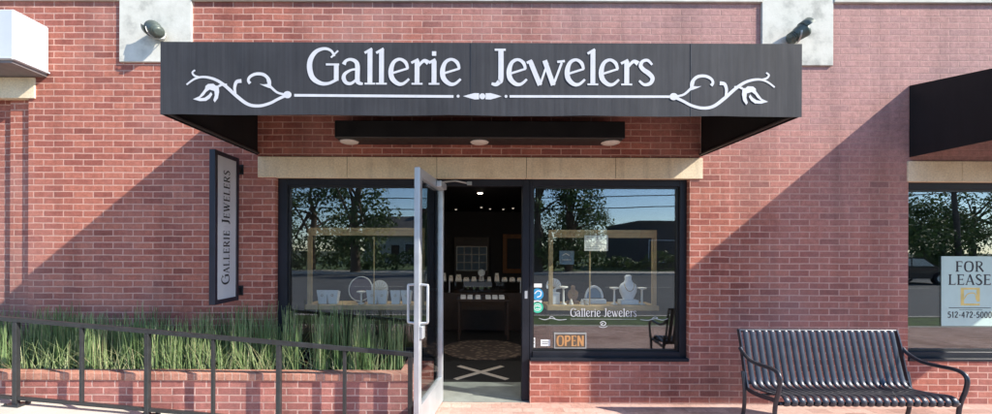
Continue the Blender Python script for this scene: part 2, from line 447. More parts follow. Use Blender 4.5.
FONT = {
 'G': (.88, [([(.76,.78),(.66,.93),(.47,.985),(.24,.90),(.09,.68),(.07,.42),(.16,.17),(.38,.03),(.60,.03),(.82,.13)], [.06,.07,.08,.11,.14,.15,.14,.11,.08,.08]),
             ([(.66,.74),(.86,.93)], .05), ([(.81,.56),(.81,.10)], .13), ([(.52,.55),(.89,.55)], .055)]),
 'a': (.61, [([(.07,.55),(.13,.65),(.26,.69),(.40,.63),(.45,.50),(.45,.13),(.50,.04),(.60,.02)], [.12,.08,.08,.11,.13,.13,.10,.06]),
             ([(.45,.42),(.28,.40),(.11,.30),(.07,.17),(.14,.05),(.28,.03),(.45,.16)], [.06,.06,.09,.12,.10,.08,.06])]),
 'l': (.28, stemser(.14, .95) + [([(-.01,.87),(.20,.99)], .07)]),
 'e': (.59, [([(.06,.30),(.55,.45)], .06), ([(.54,.44),(.48,.61),(.32,.70),(.15,.62),(.07,.40),(.10,.18),(.26,.03),(.42,.03),(.58,.16)], [.07,.10,.08,.10,.14,.14,.11,.08,.06])]),
 'r': (.48, stemser(.16, .66) + [([(.0,.60),(.20,.70)], .07), ([(.18,.48),(.28,.61),(.37,.66),(.47,.60)], [.06,.08,.10,.14])]),
 'i': (.28, stemser(.14, .66) + [([(-.01,.60),(.18,.70)], .07), ([(.08,.86),(.20,.86)], .125)]),
 'J': (.38, [([(.25,.95),(.25,.20),(.20,.08),(.11,.01),(.0,.04)], [.145,.145,.13,.10,.07]), ([(.08,.97),(.38,.97)], .06)]),
 'w': (1.0, [([(.09,.66),(.35,.0)], .135), ([(.35,.0),(.55,.62)], .06), ([(.47,.68),(.70,.0)], .135), ([(.70,.0),(.92,.62)], .065), ([(.80,.64),(1.0,.665)], .065), ([(.0,.61),(.14,.68)], .07)]),
 's': (.42, [([(.37,.57),(.25,.69),(.11,.66),(.06,.54),(.14,.43),(.28,.33),(.38,.20),(.32,.06),(.16,.02),(.02,.13)], [.06,.08,.09,.11,.12,.13,.12,.10,.08,.06])]),
 'A': (.68, [([(.05,.0),(.33,1)], .06), ([(.33,1),(.62,0)], .13), ([(.14,.33),(.50,.33)], .05), ([(-.03,.02),(.15,.02)], .045), ([(.50,.02),(.72,.02)], .045)]),
 'L': (.58, [([(.14,1),(.14,0)], .13), ([(.02,.03),(.56,.03)], .06), ([(.55,.0),(.55,.18)], .05), ([(.02,.975),(.28,.975)], .05)]),
 'E': (.60, [([(.14,1),(.14,0)], .13), ([(.02,.03),(.56,.03)], .06), ([(.02,.97),(.54,.97)], .06), ([(.14,.52),(.46,.52)], .06), ([(.55,.0),(.55,.18)], .05), ([(.53,.82),(.53,1)], .05), ([(.46,.43),(.46,.61)], .045)]),
 'F': (.58, [([(.14,1),(.14,0)], .14), ([(.02,.97),(.54,.97)], .06), ([(.14,.52),(.46,.52)], .06), ([(.53,.80),(.53,1)], .05), ([(.0,.025),(.30,.025)], .05), ([(.46,.43),(.46,.61)], .045)]),
 'R': (.70, [([(.14,1),(.14,0)], .13), ([(.02,.97),(.34,.97),(.50,.90),(.53,.74),(.46,.58),(.30,.52),(.14,.52)], [.06,.06,.09,.13,.09,.06,.06]), ([(.32,.52),(.66,.0)], .13), ([(.0,.025),(.28,.025)], .05)]),
 'I': (.30, [([(.15,1),(.15,0)], .13), ([(.02,.025),(.28,.025)], .05), ([(.02,.975),(.28,.975)], .05)]),
 'S': (.52, [([(.46,.82),(.32,.98),(.14,.93),(.08,.76),(.18,.60),(.36,.45),(.47,.28),(.40,.08),(.20,.02),(.03,.18)], [.06,.08,.10,.12,.13,.14,.13,.11,.08,.06])]),
 'W': (1.05, [([(.08,1),(.33,0)], .13), ([(.33,0),(.53,.9)], .06), ([(.48,1),(.72,0)], .13), ([(.72,0),(.97,1)], .06), ([(-.03,.975),(.20,.975)], .045), ([(.86,.975),(1.06,.975)], .045)]),
 'O': (.80, [([(.40,.98),(.16,.88),(.08,.5),(.16,.12),(.40,.02),(.64,.12),(.72,.5),(.64,.88),(.40,.98)], [.07,.11,.15,.11,.07,.11,.15,.11,.07])]),
 'P': (.60, [([(.10,1),(.10,0)], .15), ([(.04,.94),(.36,.94),(.50,.86),(.53,.71),(.46,.55),(.32,.49),(.10,.49)], [.12,.12,.13,.15,.13,.12,.12])]),
 'N': (.70, [([(.10,1),(.10,0)], .14), ([(.10,.98),(.60,.02)], .15), ([(.60,1),(.60,0)], .14)]),
 '0': (.55, [([(.27,.98),(.11,.86),(.07,.5),(.11,.14),(.27,.02),(.43,.14),(.48,.5),(.43,.86),(.27,.98)], .11)]),
 '1': (.36, [([(.20,1),(.20,0)], .12), ([(.04,.84),(.20,.98)], .08)]),
 '2': (.55, [([(.06,.76),(.14,.93),(.30,.97),(.46,.86),(.44,.66),(.26,.38),(.06,.05)], .11), ([(.04,.06),(.52,.06)], .11)]),
 '4': (.58, [([(.40,1),(.40,0)], .12), ([(.38,.98),(.04,.34)], .08), ([(.02,.32),(.56,.32)], .09)]),
 '5': (.55, [([(.46,.94),(.12,.94)], .11), ([(.12,.96),(.09,.54)], .10), ([(.09,.54),(.28,.60),(.46,.48),(.47,.24),(.34,.06),(.16,.03),(.04,.14)], .11)]),
 '7': (.52, [([(.03,.94),(.50,.94)], .11), ([(.48,.94),(.28,.5),(.18,0)], .12)]),
 '-': (.34, [([(.04,.42),(.30,.42)], .11)]),
}

# ------------------------------------------------------------------ SETTING: ground
def flat(name, x0, x1, y0, y1, z, m, th=.0):
    mb = MB(); mb.add([(x0,y0,z),(x1,y0,z),(x1,y1,z),(x0,y1,z)], [(0,1,2,3)])
    return struct(mb.build(name, m))
flat('ground', -400, 400, -500, 200, -.16, M['earth'])
mb = MB(); mb.box(-60, 60, -4.05, .02, -.15, 0.0); struct(mb.build('pavement', M['paver']))
mb = MB(); mb.box(-60, 60, -4.19, -4.05, -.15, .004); struct(mb.build('kerb_edging', M['concrete']))
mb = MB(); mb.box(-60, 60, -5.35, -4.19, -.15, -.004); struct(mb.build('grass_verge', M['grass']))
mb = MB(); mb.box(-60, 60, -5.50, -5.35, -.15, 0.01); struct(mb.build('kerb', M['concrete']))
flat('road', -200, 200, -24, -5.5, -.13, M['asphalt'])
mb = MB()
for i in range(-30, 31): mb.add([(i*6,-14.6,-.126),(i*6+3,-14.6,-.126),(i*6+3,-14.48,-.126),(i*6,-14.48,-.126)], [(0,1,2,3)])
struct(mb.build('road_marking', M['line']))
mb = MB(); mb.box(-200, 200, -24.2, -24, -.15, 0.0); struct(mb.build('far_kerb', M['concrete']))
mb = MB(); mb.box(-200, 200, -27, -24.2, -.15, -.01); struct(mb.build('far_pavement', M['concrete']))
flat('far_lawn', -200, 200, -90, -27, -.05, M['grass'])
# ramp, climbing to the left at 1:12
mb = MB()
xa, xb, rs = -1.42, -9.0, .084
ya, yb = -2.3, -.50
za = .003; zb = (xa-xb)*rs
mb.add([(xa,ya,za),(xa,yb,za),(xb,yb,zb),(xb,ya,zb),(xb,ya,0),(xb,yb,0)], [(0,1,2,3),(3,2,5,4),(0,3,4),(1,5,2)])
struct(mb.build('ramp', M['concrete']))

# ------------------------------------------------------------------ BUILDING
B = thing('brick_building', (0,0,0), 'long red brick shop building with buff stone lintels and dark storefront windows', 'building')
WT = .30
def grid_wall(mb, xs, zs, holes, yf, yb):
    def solid(i, j):
        if i < 0 or j < 0 or i >= len(xs)-1 or j >= len(zs)-1: return False
        cx = (xs[i]+xs[i+1])/2; cz = (zs[j]+zs[j+1])/2
        return not any(a < cx < b and c < cz < d for a, b, c, d in holes)
    for i in range(len(xs)-1):
        for j in range(len(zs)-1):
            if not solid(i, j): continue
            x0, x1, z0, z1 = xs[i], xs[i+1], zs[j], zs[j+1]
            mb.add([(x0,yf,z0),(x1,yf,z0),(x1,yf,z1),(x0,yf,z1)], [(0,1,2,3)])
            mb.add([(x0,yb,z0),(x1,yb,z0),(x1,yb,z1),(x0,yb,z1)], [(3,2,1,0)])
            if not solid(i-1, j): mb.add([(x0,yf,z0),(x0,yf,z1),(x0,yb,z1),(x0,yb,z0)], [(0,1,2,3)])
            if not solid(i+1, j): mb.add([(x1,yf,z0),(x1,yb,z0),(x1,yb,z1),(x1,yf,z1)], [(0,1,2,3)])
            if not solid(i, j-1): mb.add([(x0,yf,z0),(x0,yb,z0),(x1,yb,z0),(x1,yf,z0)], [(0,1,2,3)])
            if not solid(i, j+1): mb.add([(x0,yf,z1),(x1,yf,z1),(x1,yb,z1),(x0,yb,z1)], [(0,1,2,3)])
SX0, SX1, SZ0, SZ1 = -2.04, 2.19, .427, 2.295      # storefront opening
DX0, DX1 = -.42, .565
NX0, NX1, NZ0, NZ1 = 4.42, 7.30, .44, 2.275        # neighbour's window
mb = MB()
grid_wall(mb, [-12,-7.2,-4.56,SX0,DX0,DX1,SX1,NX0,NX1,12], [-.1,NZ0-.013,NZ0,NZ1,SZ1,3.09,6.4],
          [(-7.2,-4.56,-1,3.09), (SX0,SX1,SZ0,SZ1), (DX0,DX1,-1,SZ0), (NX0,NX1,NZ0,NZ1)], 0, WT)
# stepped blind recess at the left
mb.box(-4.795,-4.56,.044,WT-.002,-.1,3.089); mb.box(-7.2,-4.795,.085,WT-.002,-.1,3.089)
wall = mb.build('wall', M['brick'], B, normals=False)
mb = MB(); mb.box(-12.05,12.05,-.06,WT+.05,6.4,6.52,.01); mb.build('coping', M['stone'], B)
mb = MB()
for a, b in ((-12,-3.625),(-2.885,2.905),(3.636,12)): mb.box(a, b, -.028, .05, 4.083, 4.30, .004)
mb.build('string_course', M['stone'], B)
for a, b, z in ((-3.622,-2.888,3.458),(2.908,3.633,3.445)):
    mb = MB(); mb.box(a, b, -.021, .05, z, 4.62, .004); mb.build('stone_block', M['block'], B)
def lintel(x0, x1, z0, z1, joints):
    mb = MB(); e = [x0]+joints+[x1]
    for a, b in zip(e[:-1], e[1:]): mb.box(a+.002, b-.002, -.016, .05, z0, z1, .003)
    o = mb.build('lintel', M['lintel'], B)
    k = MB(); k.box(x0+.01, x1-.01, -.010, .045, z0+.004, z1-.004); k.build('lintel_joint', M['soil'], o)
lintel(-2.215, 2.316, 2.292, 2.503, [-1.305,-.392,.520,1.428])
lintel(4.40, 7.45, 2.272, 2.480, [4.95,5.9,6.85])
lintel(-7.4, -4.485, 3.087, 3.30, [-6.5,-5.5])
# body of the building behind the front wall
mb = MB(); mb.box(-12,12,11.7,12,-.1,6.4); mb.box(-12,-11.7,WT+.002,11.7,-.1,6.4); mb.box(11.7,12,WT+.002,11.7,-.1,6.4); mb.build('rear_wall', M['brick'], B)
mb = MB(); mb.box(-11.69,11.69,WT+.004,11.69,6.0,6.2); mb.build('roof', M['roof'], B)

# storefront windows
FY0, FY1 = .055, .165
def window(x0, x1, z0, z1, fl, fr, fb, ft, label=None, rail=None):
    mb = MB()
    mb.box(x0, x0+fl, FY0, FY1, z0, z1, .003); mb.box(x1-fr, x1, FY0, FY1, z0, z1, .003)
    mb.box(x0+fl, x1-fr, FY0+.002, FY1, z1-ft, z1, .003); mb.box(x0+fl, x1-fr, FY0-.012, FY1, z0, z0+fb, .004)
    mb.box(x0+.002, x1-.002, -.012, FY0-.013, z0+.001, z0+.03, .003)     # sill flashing
    w = mb.build('window', M['frame'], B)
    g_ = MB(); g_.box(x0+fl-.004, x1-fr+.004, .105, .112, z0+fb-.004, z1-ft+.004)
    gl = g_.build('glass', M['glass'], w)
    b = MB()
    i = .018
    for (a,bb,c,d) in ((x0+fl,x0+fl+i,z0+fb,z1-ft),(x1-fr-i,x1-fr,z0+fb,z1-ft)): b.box(a,bb,.084,.103,c,d)
    for (c,d) in ((z0+fb,z0+fb+i),(z1-ft-i,z1-ft)): b.box(x0+fl+i,x1-fr-i,.085,.103,c,d)
    b.build('glazing_bead', M['black'], w)
    return w, gl
wl, gl_l = window(SX0+.002, DX0-.002, SZ0+.002, SZ1-.002, .095, .06, .09, .07)
wr, gl_r = window(DX1+.002, SX1-.002, SZ0+.002, SZ1-.002, .03, .07, .085, .07)
wn, gl_n = window(NX0+.002, NX1-.002, NZ0+.002, NZ1-.002, .035, .07, .085, .07)
# door frame
mb = MB()
mb.box(DX0+.002, DX0+.075, FY0, FY1, 0, SZ1-.003, .003); mb.box(DX1-.075, DX1-.002, FY0, FY1, 0, SZ1-.003, .003)
mb.box(DX0+.075, DX1-.075, FY0+.002, FY1, 2.225, SZ1-.003, .003)
df = mb.build('door_frame', M['frame'], B)
mb = MB(); mb.box(DX1-.05, DX1-.022, FY0-.004, FY0, 1.06, 1.14, .001); mb.build('strike_plate', M['alu'], df)
# open door leaf
hx, hy = -.345, .045; ang = math.atan2(-.86, -.125)
X = Matrix.Translation((hx, hy, 0)) @ Matrix.Rotation(ang, 4, 'Z')
LW, Z0, Z1 = .90, .012, 2.235
mb = MB(X); th = .023
mb.box(0, .06, -th, th, Z0, Z1, .003); mb.box(LW-.075, LW, -th, th, Z0, Z1, .003)
mb.box(.06, LW-.075, -th+.001, th-.001, Z1-.075, Z1-.001, .002); mb.box(.06, LW-.075, -th+.001, th-.001, Z0+.001, Z0+.255, .002)
door = mb.build('door', M['alu'], B)
mb = MB(X); mb.box(.052, LW-.067, -.004, .004, Z0+.247, Z1-.067); mb.build('glass', M['door_glass'], door)
for s in (-1, 1):
    u = LW-.04; mb = MB(X)
    mb.tube([(u, s*.02, 1.275),(u, s*.080, 1.27),(u, s*.083, 1.26),(u, s*.083, .97),(u, s*.080, .96),(u, s*.02, .955)], .0115, 10)
    mb.build('handle', M['alu'], door)
mb = MB(X); mb.box(LW-.072, LW-.006, th, th+.03, .83, .935, .006); mb.build('lock', M['alu'], door)
mb = MB(X); mb.box(.10, .34, th, th+.05, Z1-.075, Z1-.015, .006)
cl = mb.build('door_closer', M['alu'], door)
mb = MB(); a = X @ Vector((.20, th+.03, Z1-.01))
mb.tube([a, (-.20,-.02,2.262)], .009, 8); mb.tube([(-.20,-.02,2.262),(-.06,.05,2.245)], .009, 8); mb.box(-.085,-.035,.02,.054,2.226,2.262,.002)
mb.build('arm', M['galv'], cl)
for z in (.25, 1.2, 2.05):
    mb = MB(X); mb.tube([(-.006,-.03,z-.05),(-.006,-.03,z+.05)], .010, 8); mb.build('hinge', M['alu'], door)

# lettering on the right shop window
INKW = dict(u=(1,0,0), v=(0,0,1), n=(0,-1,0))
k = Ink((1.0,.105,0), lift=.0012, **INKW)
k.text('Gallerie Jewelers', 0.0, .868, .088, gap=.09, bold=.66, fit=.69)
z = .845
for s, x0 in ((-1, -.04), (1, .73)):
    k.stroke([(x0, z-.005),(x0+s*.08, z-.012),(x0+s*.16, z+.004),(x0+s*.23, z-.010),(x0+s*.29, z+.006)], [.004,.006,.005,.006,.003])
    k.stroke([(x0+s*.12, z),(x0+s*.15, z+.022),(x0+s*.18, z+.014),(x0+s*.165, z+.004)], .005)
k.stroke([(0,z-.002),(.69,z-.002)], .0025)
k.stroke([(.31,.80),(.34,.82),(.37,.80),(.35,.775),(.32,.785),(.345,.80)], .008); k.stroke([(.30,.765),(.345,.755),(.385,.768)], .005)
k.build('lettering', M['white_paint'], gl_r)

# ------------------------------------------------------------------ AWNINGS
def awning(x0, x1, cm, label, zw=3.25, p=1.294):
    root = thing('shop_awning', ((x0+x1)/2, 0, 2.5), label, 'awning', 'canvas awnings on the brick front')
    mb = MB(); nx, nz = 150, 8; e = .005; zb, zt = 2.512, 3.022
    rnd = random.Random(3)
    ph = [(rnd.uniform(4, 26), rnd.uniform(0, 6.28), rnd.uniform(.2, 1)) for _ in range(9)]
    def rip(x, f):
        s = sum(a*math.sin(w*x+q) for w, q, a in ph)
        return .0006*s*(.25+1.6*(1-f)**3)
    for layer in (0, 1):
        vs = []; fs = []
        for j in range(nz+1):
            f = j/nz
            for i in range(nx+1):
                x = x0 + (x1-x0)*i/nx; sag = -.006*(1-f)*abs(math.sin(x*3.3+.6))
                edge = min(1, min(i, nx-i)/4)
                vs.append((x, -p + layer*e + rip(x, f)*edge, zb+(zt-zb)*f + sag*(f == 0)))
        for j in range(nz):
            for i in range(nx):
                a = j*(nx+1)+i; fs.append((a, a+1, a+nx+2, a+nx+1))
        mb.add(vs, fs, True)
    # top sheet
    a, b = (-p, zt), (-.002, zw)
    mb.add([(x0,a[0],a[1]),(x1,a[0],a[1]),(x1,b[0],b[1]),(x0,b[0],b[1]),(x0,a[0],a[1]-e),(x1,a[0],a[1]-e),(x1,b[0],b[1]-e),(x0,b[0],b[1]-e)],
           [(0,1,2,3),(7,6,5,4),(0,4,5,1),(2,6,7,3),(1,5,6,2),(3,7,4,0)])
    for xx, s in ((x0, 1), (x1, -1)):
        lo, hi = sorted((xx, xx+s*e))
        q_ = MB(); q_.prism([(-p+e+.001, zb), (-p+e+.001, zt-e-.001), (-.002, zw-e-.001), (-.002, zb+.008)], lo, hi, 'x'); q_.build('side_panel', M['black_and_shade_canvas'], root)  # main awning's sides share its fabric; shade is put into this darker colour
    cv = mb.build('canvas', cm, root, normals=False)
    f = MB(); r = .0125
    for xx in (x0+.022, x1-.022):
        f.tube([(xx,-p+.03,zb+.02),(xx,-.02,zb+.025)], r, 8); f.tube([(xx,-p+.03,zb+.02),(xx,-p+.03,zt-.03)], r, 8); f.tube([(xx,-p+.03,zt-.03),(xx,-.02,zw-.03)], r, 8)
    f.tube([(x0+.022,-p+.03,zb+.02),(x1-.022,-p+.03,zb+.02)], r, 8); f.tube([(x0+.022,-p+.03,zt-.03),(x1-.022,-p+.03,zt-.03)], r, 8)
    for q in (.26, .5, .74):
        xx = x0+(x1-x0)*q
        f.tube([(xx,-p+.03,zt-.04),(xx,-.02,zw-.04)], r, 8)
    f.build('frame', M['rail'], root)
    return root, cv, p
aw, cv, AP = awning(-2.226, 2.304, M['canvas'], 'wide charcoal awning with white scrolled shop name above the open door')
awn, cvn, _ = awning(4.425, 7.45, M['black_and_shade_canvas'], 'plain black awning cut off at the right, above the for lease window')
for sx_ in (-.035, 1.519):
    mb = MB(); mb.box(sx_-.0025, sx_+.0025, -AP-.0022, -AP+.001, 2.515, 3.02); mb.build('seam', M['rail'], aw)
# shop name: drawn in awning units of 1/141.5 m
U = 1/141.5
k = Ink((0,-AP-.0015,1.56), (U,0,0), (0,0,U), (0,-1,0), lift=.0008)
def GX(px): return px-475
def GY(py): return 250-py
s = 36.2; base = GY(85.3)
for ch, x0, wpx in (('G',306.9,31.5),('a',340.8,22),('l',364.5,10),('l',376,10),('e',388,21),('r',410.7,17.5),('i',428.5,10),('e',439.5,21),
                    ('J',491,14),('e',506,20.5),('w',526,38),('e',564,20.5),('l',587,10),('e',598,20.5),('r',620,17.5),('s',637.5,15.5)):
    k.glyph(ch, GX(x0), base, s, 1.0, wpx/(FONT[ch][0]*s))
k.build('lettering', M['white_paint'], aw)
k = Ink((0,-AP-.0015,1.56), (U,0,0), (0,0,U), (0,-1,0), lift=.0008)
yl = GY(96.6)
k.stroke([(GX(294),yl+.3),(GX(453),yl-.3)], 2.7); k.stroke([(GX(509),yl),(GX(669),yl+.2)], 2.5)
k.disc((GX(457.6),yl), 1.5); k.disc((GX(505.4),yl), 1.5); k.disc((GX(481.8),yl), 3.0)
k.poly([(GX(462.5),yl),(GX(468),yl+1.6),(GX(474),yl+3.2),(GX(478.5),yl+3),(GX(478.5),yl-3),(GX(474),yl-3.2),(GX(468),yl-1.6)])
k.poly([(GX(501),yl),(GX(496),yl+1.6),(GX(490),yl+3.2),(GX(485),yl+3),(GX(485),yl-3),(GX(490),yl-3.2),(GX(496),yl-1.6)])
def scroll(fx):
    def q(pts): return [fx(a/4.14+150, b/4.14+30) for a, b in pts]
    def st(pts, w): k.stroke(q(pts), w)
    k.disc(q([(568,272)])[0], 3.6, sx=1.15)
    st([(566,273),(530,290),(495,308),(450,319),(405,312),(360,280),(310,236),(268,210),(222,200),(185,208),(151,232)], [3.2,2.8,2.8,3,3.2,3.4,3.2,2.8,2.3,2,1.6])
    st([(205,202),(184,195),(175,182),(186,172)], [2.2,2.0,1.8,1.6])
    st([(354,272),(350,244),(358,220),(378,216)], [2,3,3.4,3.8])
    st([(560,272),(528,264),(505,246),(492,232)], [2.2,2.2,2.4,2.6])
    st([(494,240),(492,212),(470,190),(438,187),(414,198),(406,214),(414,226)], [3.0,3.2,3.2,3,2.8,2.6,3.2])
    k.poly(q([(453,228),(470,230),(486,228),(480,205),(496,218),(499,246),(490,244),(474,238)]))
    st([(318,232),(298,232),(284,238)], [2,2.2,2.4])
    k.poly(q([(229,238),(240,229),(262,228),(272,236),(284,236),(286,262),(281,288),(268,305),(262,296),(268,276),(266,258),(246,252),(232,262),(222,276),(206,288),(226,286),(243,274),(252,262),(258,272),(248,288),(232,299),(206,300),(178,292),(204,280),(218,262),(228,248)]))
scroll(lambda x, y: (GX(x), GY(y)))
scroll(lambda x, y: (GX(960.0-x), GY(y+.6)))
k.build('scrollwork', M['white_paint'], aw)

# white box canopy at the far left
ca = thing('white_canopy', (-6.2,0,3.31), 'white metal box canopy at the upper left corner above a buff lintel', 'canopy')
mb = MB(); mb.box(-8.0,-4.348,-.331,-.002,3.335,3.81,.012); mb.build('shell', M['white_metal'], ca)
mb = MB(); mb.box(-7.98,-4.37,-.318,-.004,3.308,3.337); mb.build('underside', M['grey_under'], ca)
mb = MB(); mb.tube([(-8.0,-.334,3.345),(-4.352,-.334,3.345)], .009, 8); mb.tube([(-4.345,-.33,3.345),(-4.345,-.004,3.345)], .009, 8); mb.build('trim', M['white_metal'], ca)

# light box beneath the awning
lb = thing('canopy_light_box', (0.04,-.15,2.62), 'long black light box with three round lamps under the awning', 'light fixture')
mb = MB(); mb.box(-1.336,1.42,-.30,-.03,2.622,2.785,.006); mb.build('housing', M['black'], lb)
for xl in (-1.236, .04, 1.325):
    mb = MB(); mb.lathe([(.085,0),(.092,-.004),(.088,-.012),(.066,-.020),(.03,-.024),(.001,-.025)], (xl,-.165,2.622), 24); lo = mb.build('lamp', M['lamp_glass'], lb)
for xl in (-1.0, .04, 1.1):
    mb = MB(); mb.box(xl-.03, xl+.03, -.035, .004, 2.64, 2.76); mb.build('bracket', M['black'], lb)

# blade sign
sg = thing('blade_sign', (-2.40,0,1.05), 'tall navy framed blade sign with silver face on the shaded brick wall', 'sign')
sx0, sx1, sy0, sy1, sz0, sz1 = -2.432, -2.376, -.440, -.055, 1.048, 2.474
mb = MB(); bw = .042
mb.box(sx0,sx1,sy0,sy0+bw,sz0,sz1,.003); mb.box(sx0,sx1,sy1-bw,sy1,sz0,sz1,.003)
mb.box(sx0+.001,sx1-.001,sy0+bw,sy1-bw,sz1-bw,sz1-.001,.002); mb.box(sx0+.001,sx1-.001,sy0+bw,sy1-bw,sz0+.001,sz0+bw,.002)
mb.build('frame', M['navy'], sg)
mb = MB(); mb.box(sx0+.008,sx1-.008,sy0+bw-.003,sy1-bw+.003,sz0+bw-.003,sz1-bw+.003); pn = mb.build('panel', M['sign_face'], sg)
k = Ink((sx1-.008, -.205, 1.225), (0,0,1), (0,-1,0), (1,0,0), lift=.0015)
x = 0.0; tw = 1.10
words = [('G',1.0),('A',.78),('L',.78),('L',.78),('E',.78),('R',.78),('I',.78),('E',.78),(' ',1),('J',1.0),('E',.78),('W',.78),('E',.78),('L',.78),('E',.78),('R',.78),('S',.78)]
tot = sum(((FONT[c][0] if c != ' ' else .38)*f + .12) for c, f in words); S_ = tw/tot
hh = .125
for c, f in words:
    w = (FONT[c][0] if c != ' ' else .38)*f
    if c != ' ': k.glyph(c, x, 0, hh*f, 1.05, (w*S_)/(FONT[c][0]*hh*f))
    x += (w+.12)*S_
k.build('lettering', M['ink'], pn)
for zz in (1.14, 2.37):
    mb = MB(); mb.box(-2.425,-2.383,-.056,.004,zz-.03,zz+.03,.002); mb.box(-2.445,-2.363,-.008,.004,zz-.05,zz+.05,.002); mb.build('bracket', M['black'], sg)

# floodlights
def floodlight(loc, yaw, pitch, label, yoke):
    root = thing('floodlight', loc, label, 'floodlight', 'floodlights on the stone blocks')
    o = Vector(loc)
    mb = MB(); mb.lathe([(.036,0),(.036,.012),(.02,.02)], (0,0,0), 16)
    mb.v = [tuple(o + Vector((p[0], -p[2], p[1]))) for p in mb.v]; mb.tube([o+Vector((0,-.01,0)), o+Vector((0,-.05,.0)), o+Vector((0,-.072,.012))], .011, 8); mb.build('mount', M['galv'], root)
    H = Matrix.Translation(o + Vector((0,-.085,.035))) @ Matrix.Rotation(yaw, 4, 'Z') @ Matrix.Rotation(pitch, 4, 'Y')
    H = H @ Matrix.Scale(1.18, 4)
    mb = MB(H); prof = [(.02,-.075),(.038,-.072),(.042,-.03),(.056,.0),(.062,.045),(.066,.062)]
    mb.lathe(prof, (0,0,0), 20)
    for z in (-.06,-.045,-.03,-.015): mb.lathe([(.048,z),(.05,z+.002),(.048,z+.005)], (0,0,0), 20)
    body = mb.build('body', M['flood'], root)
    mb = MB(H); mb.lathe([(.058,.0625),(.05,.068),(.02,.071),(.001,.0715)], (0,0,0), 20); mb.build('lens', M['flood_lens'], body)
    # hood: half ring above the lens
    vs = []; fs = []; n = 14
    for i in range(n+1):
        a = math.pi*(i/n) + math.pi/2
        for r, z in ((.069,.05),(.072,.115),(.069,.115),(.066,.05)): vs.append((r*math.cos(a), r*math.sin(a), z))
    for i in range(n):
        for q in range(4): fs.append((i*4+q, i*4+(q+1)%4, i*4+4+(q+1)%4, i*4+4+q))
    mb = MB(H); mb.add(vs, fs, True); mb.build('hood', M['flood'], root)
    mb = MB(Matrix.Translation(o + Vector((0,-.085,.035))) @ Matrix.Rotation(yaw, 4, 'Z'))
    pts = [(.078*math.cos(a) if yoke else 0, .082*math.cos(a), .082*math.sin(a)) for a in [math.pi*1.0+math.pi*i/12 for i in range(13)]]
    mb.bar(pts, .016, .004, Vector((1,0,0))); mb.build('yoke', M['galv'], root)
    return root
floodlight((-3.185,-.021,3.70), R(-35), R(-62), 'dull green floodlight with pale lens on the left stone block', False)
floodlight((3.20,-.021,3.68), R(-14), R(56), 'dark hooded floodlight tilted up to the right on the right stone block', False)

# ------------------------------------------------------------------ PLANTER, REEDS, HANDRAIL
pl = thing('brick_planter', (-3.5,-.3,0), 'low red brick planter full of reeds under the left window', 'planter')
PX0, PX1, PY0 = -8.5, -.565, -.545
mb = MB(); mb.box(PX0, PX1, PY0, PY0+.10, -.05, .395); mb.box(PX1-.10, PX1, PY0+.10, -.002, -.05, .395); mb.box(PX0, PX0+.1, PY0+.10, -.002, -.05, .395)
mb.build('wall', M['planter_brick'], pl)
mb = MB(); mb.box(PX0-.01, PX1+.014, PY0-.014, PY0+.112, .396, .462, .006); mb.box(PX1-.112, PX1+.014, PY0+.114, -.002, .396, .462, .006)
mb.build('coping', M['rowlock'], pl)
mb = MB(); mb.box(PX0+.1, PX1-.1, PY0+.1, -.003, .2, .40); mb.build('soil', M['soil'], pl)

rd = random.Random(11); vs = []; fs = []; tones = []
def reed(x, y, h, lean, az, r0, tone):
    o = len(vs); n = 3; seg = 4
    dx, dy = math.cos(az)*lean, math.sin(az)*lean
    for s_ in range(seg+1):
        f = s_/seg; r = r0*(1-.72*f); cx = x+dx*f*f; cy = min(-.012, y+dy*f*f); cz = .39+h*f*(1-.10*lean*f)
        for q in range(n):
            a = 2*math.pi*q/n+az; vs.append((cx+r*math.cos(a), cy+r*math.sin(a), cz))
    for s_ in range(seg):
        for q in range(n):
            fs.append((o+s_*n+q, o+s_*n+(q+1)%n, o+(s_+1)*n+(q+1)%n, o+(s_+1)*n+q))
    tones.append(tone)
clumps = []
x = -6.6
while x < -.70:
    dense = 1.0 if x < -1.92 else .46
    if rd.random() < dense or (-1.55 < x < -1.38) or (-1.16 < x < -.98):
        clumps.append((x, rd.uniform(-.40,-.06)))
    x += .030 if x < -1.92 else .034
for cx, cy in clumps:
    th_ = rd.uniform(.0, 6.28); hgt = rd.gauss(.50, .05); base_t = rd.uniform(.1, .7)
    if cx > -1.92: hgt *= rd.uniform(.82, 1.08)
    for _ in range(rd.randint(22, 34)):
        a = rd.uniform(0, 6.28); q = rd.random()**.5*.075
        y = max(-.435, min(-.015, cy+q*math.sin(a)))
        stray = rd.random() < .10
        reed(cx+q*math.cos(a), y, max(.12, hgt*rd.uniform(.62, 1.10)*(.6 if stray else 1)), rd.uniform(.005,.055) if not stray else rd.uniform(.08,.26), rd.uniform(0,6.28),
             rd.uniform(.0032,.0062), min(1, max(0, base_t+rd.gauss(0,.22))))
for _ in range(700):      # low outer leaves and dead straw along the front rim
    xx = rd.uniform(-6.6,-.75)
    if xx > -1.9 and rd.random() < .6: continue
    reed(xx, rd.uniform(-.435,-.33), rd.uniform(.10,.36), rd.uniform(.05,.25), rd.uniform(0,6.28), rd.uniform(.003,.005), rd.uniform(.5,1))
mb = MB(); mb.v = vs; mb.f = fs; mb.sm = [False]*len(fs)
reeds = mb.build('reeds', M['reed'], None, normals=False); set_tone(reeds, tones, 15)
tag(reeds, 'dense green reeds filling the brick planter below the blade sign', 'reeds', kind='stuff')

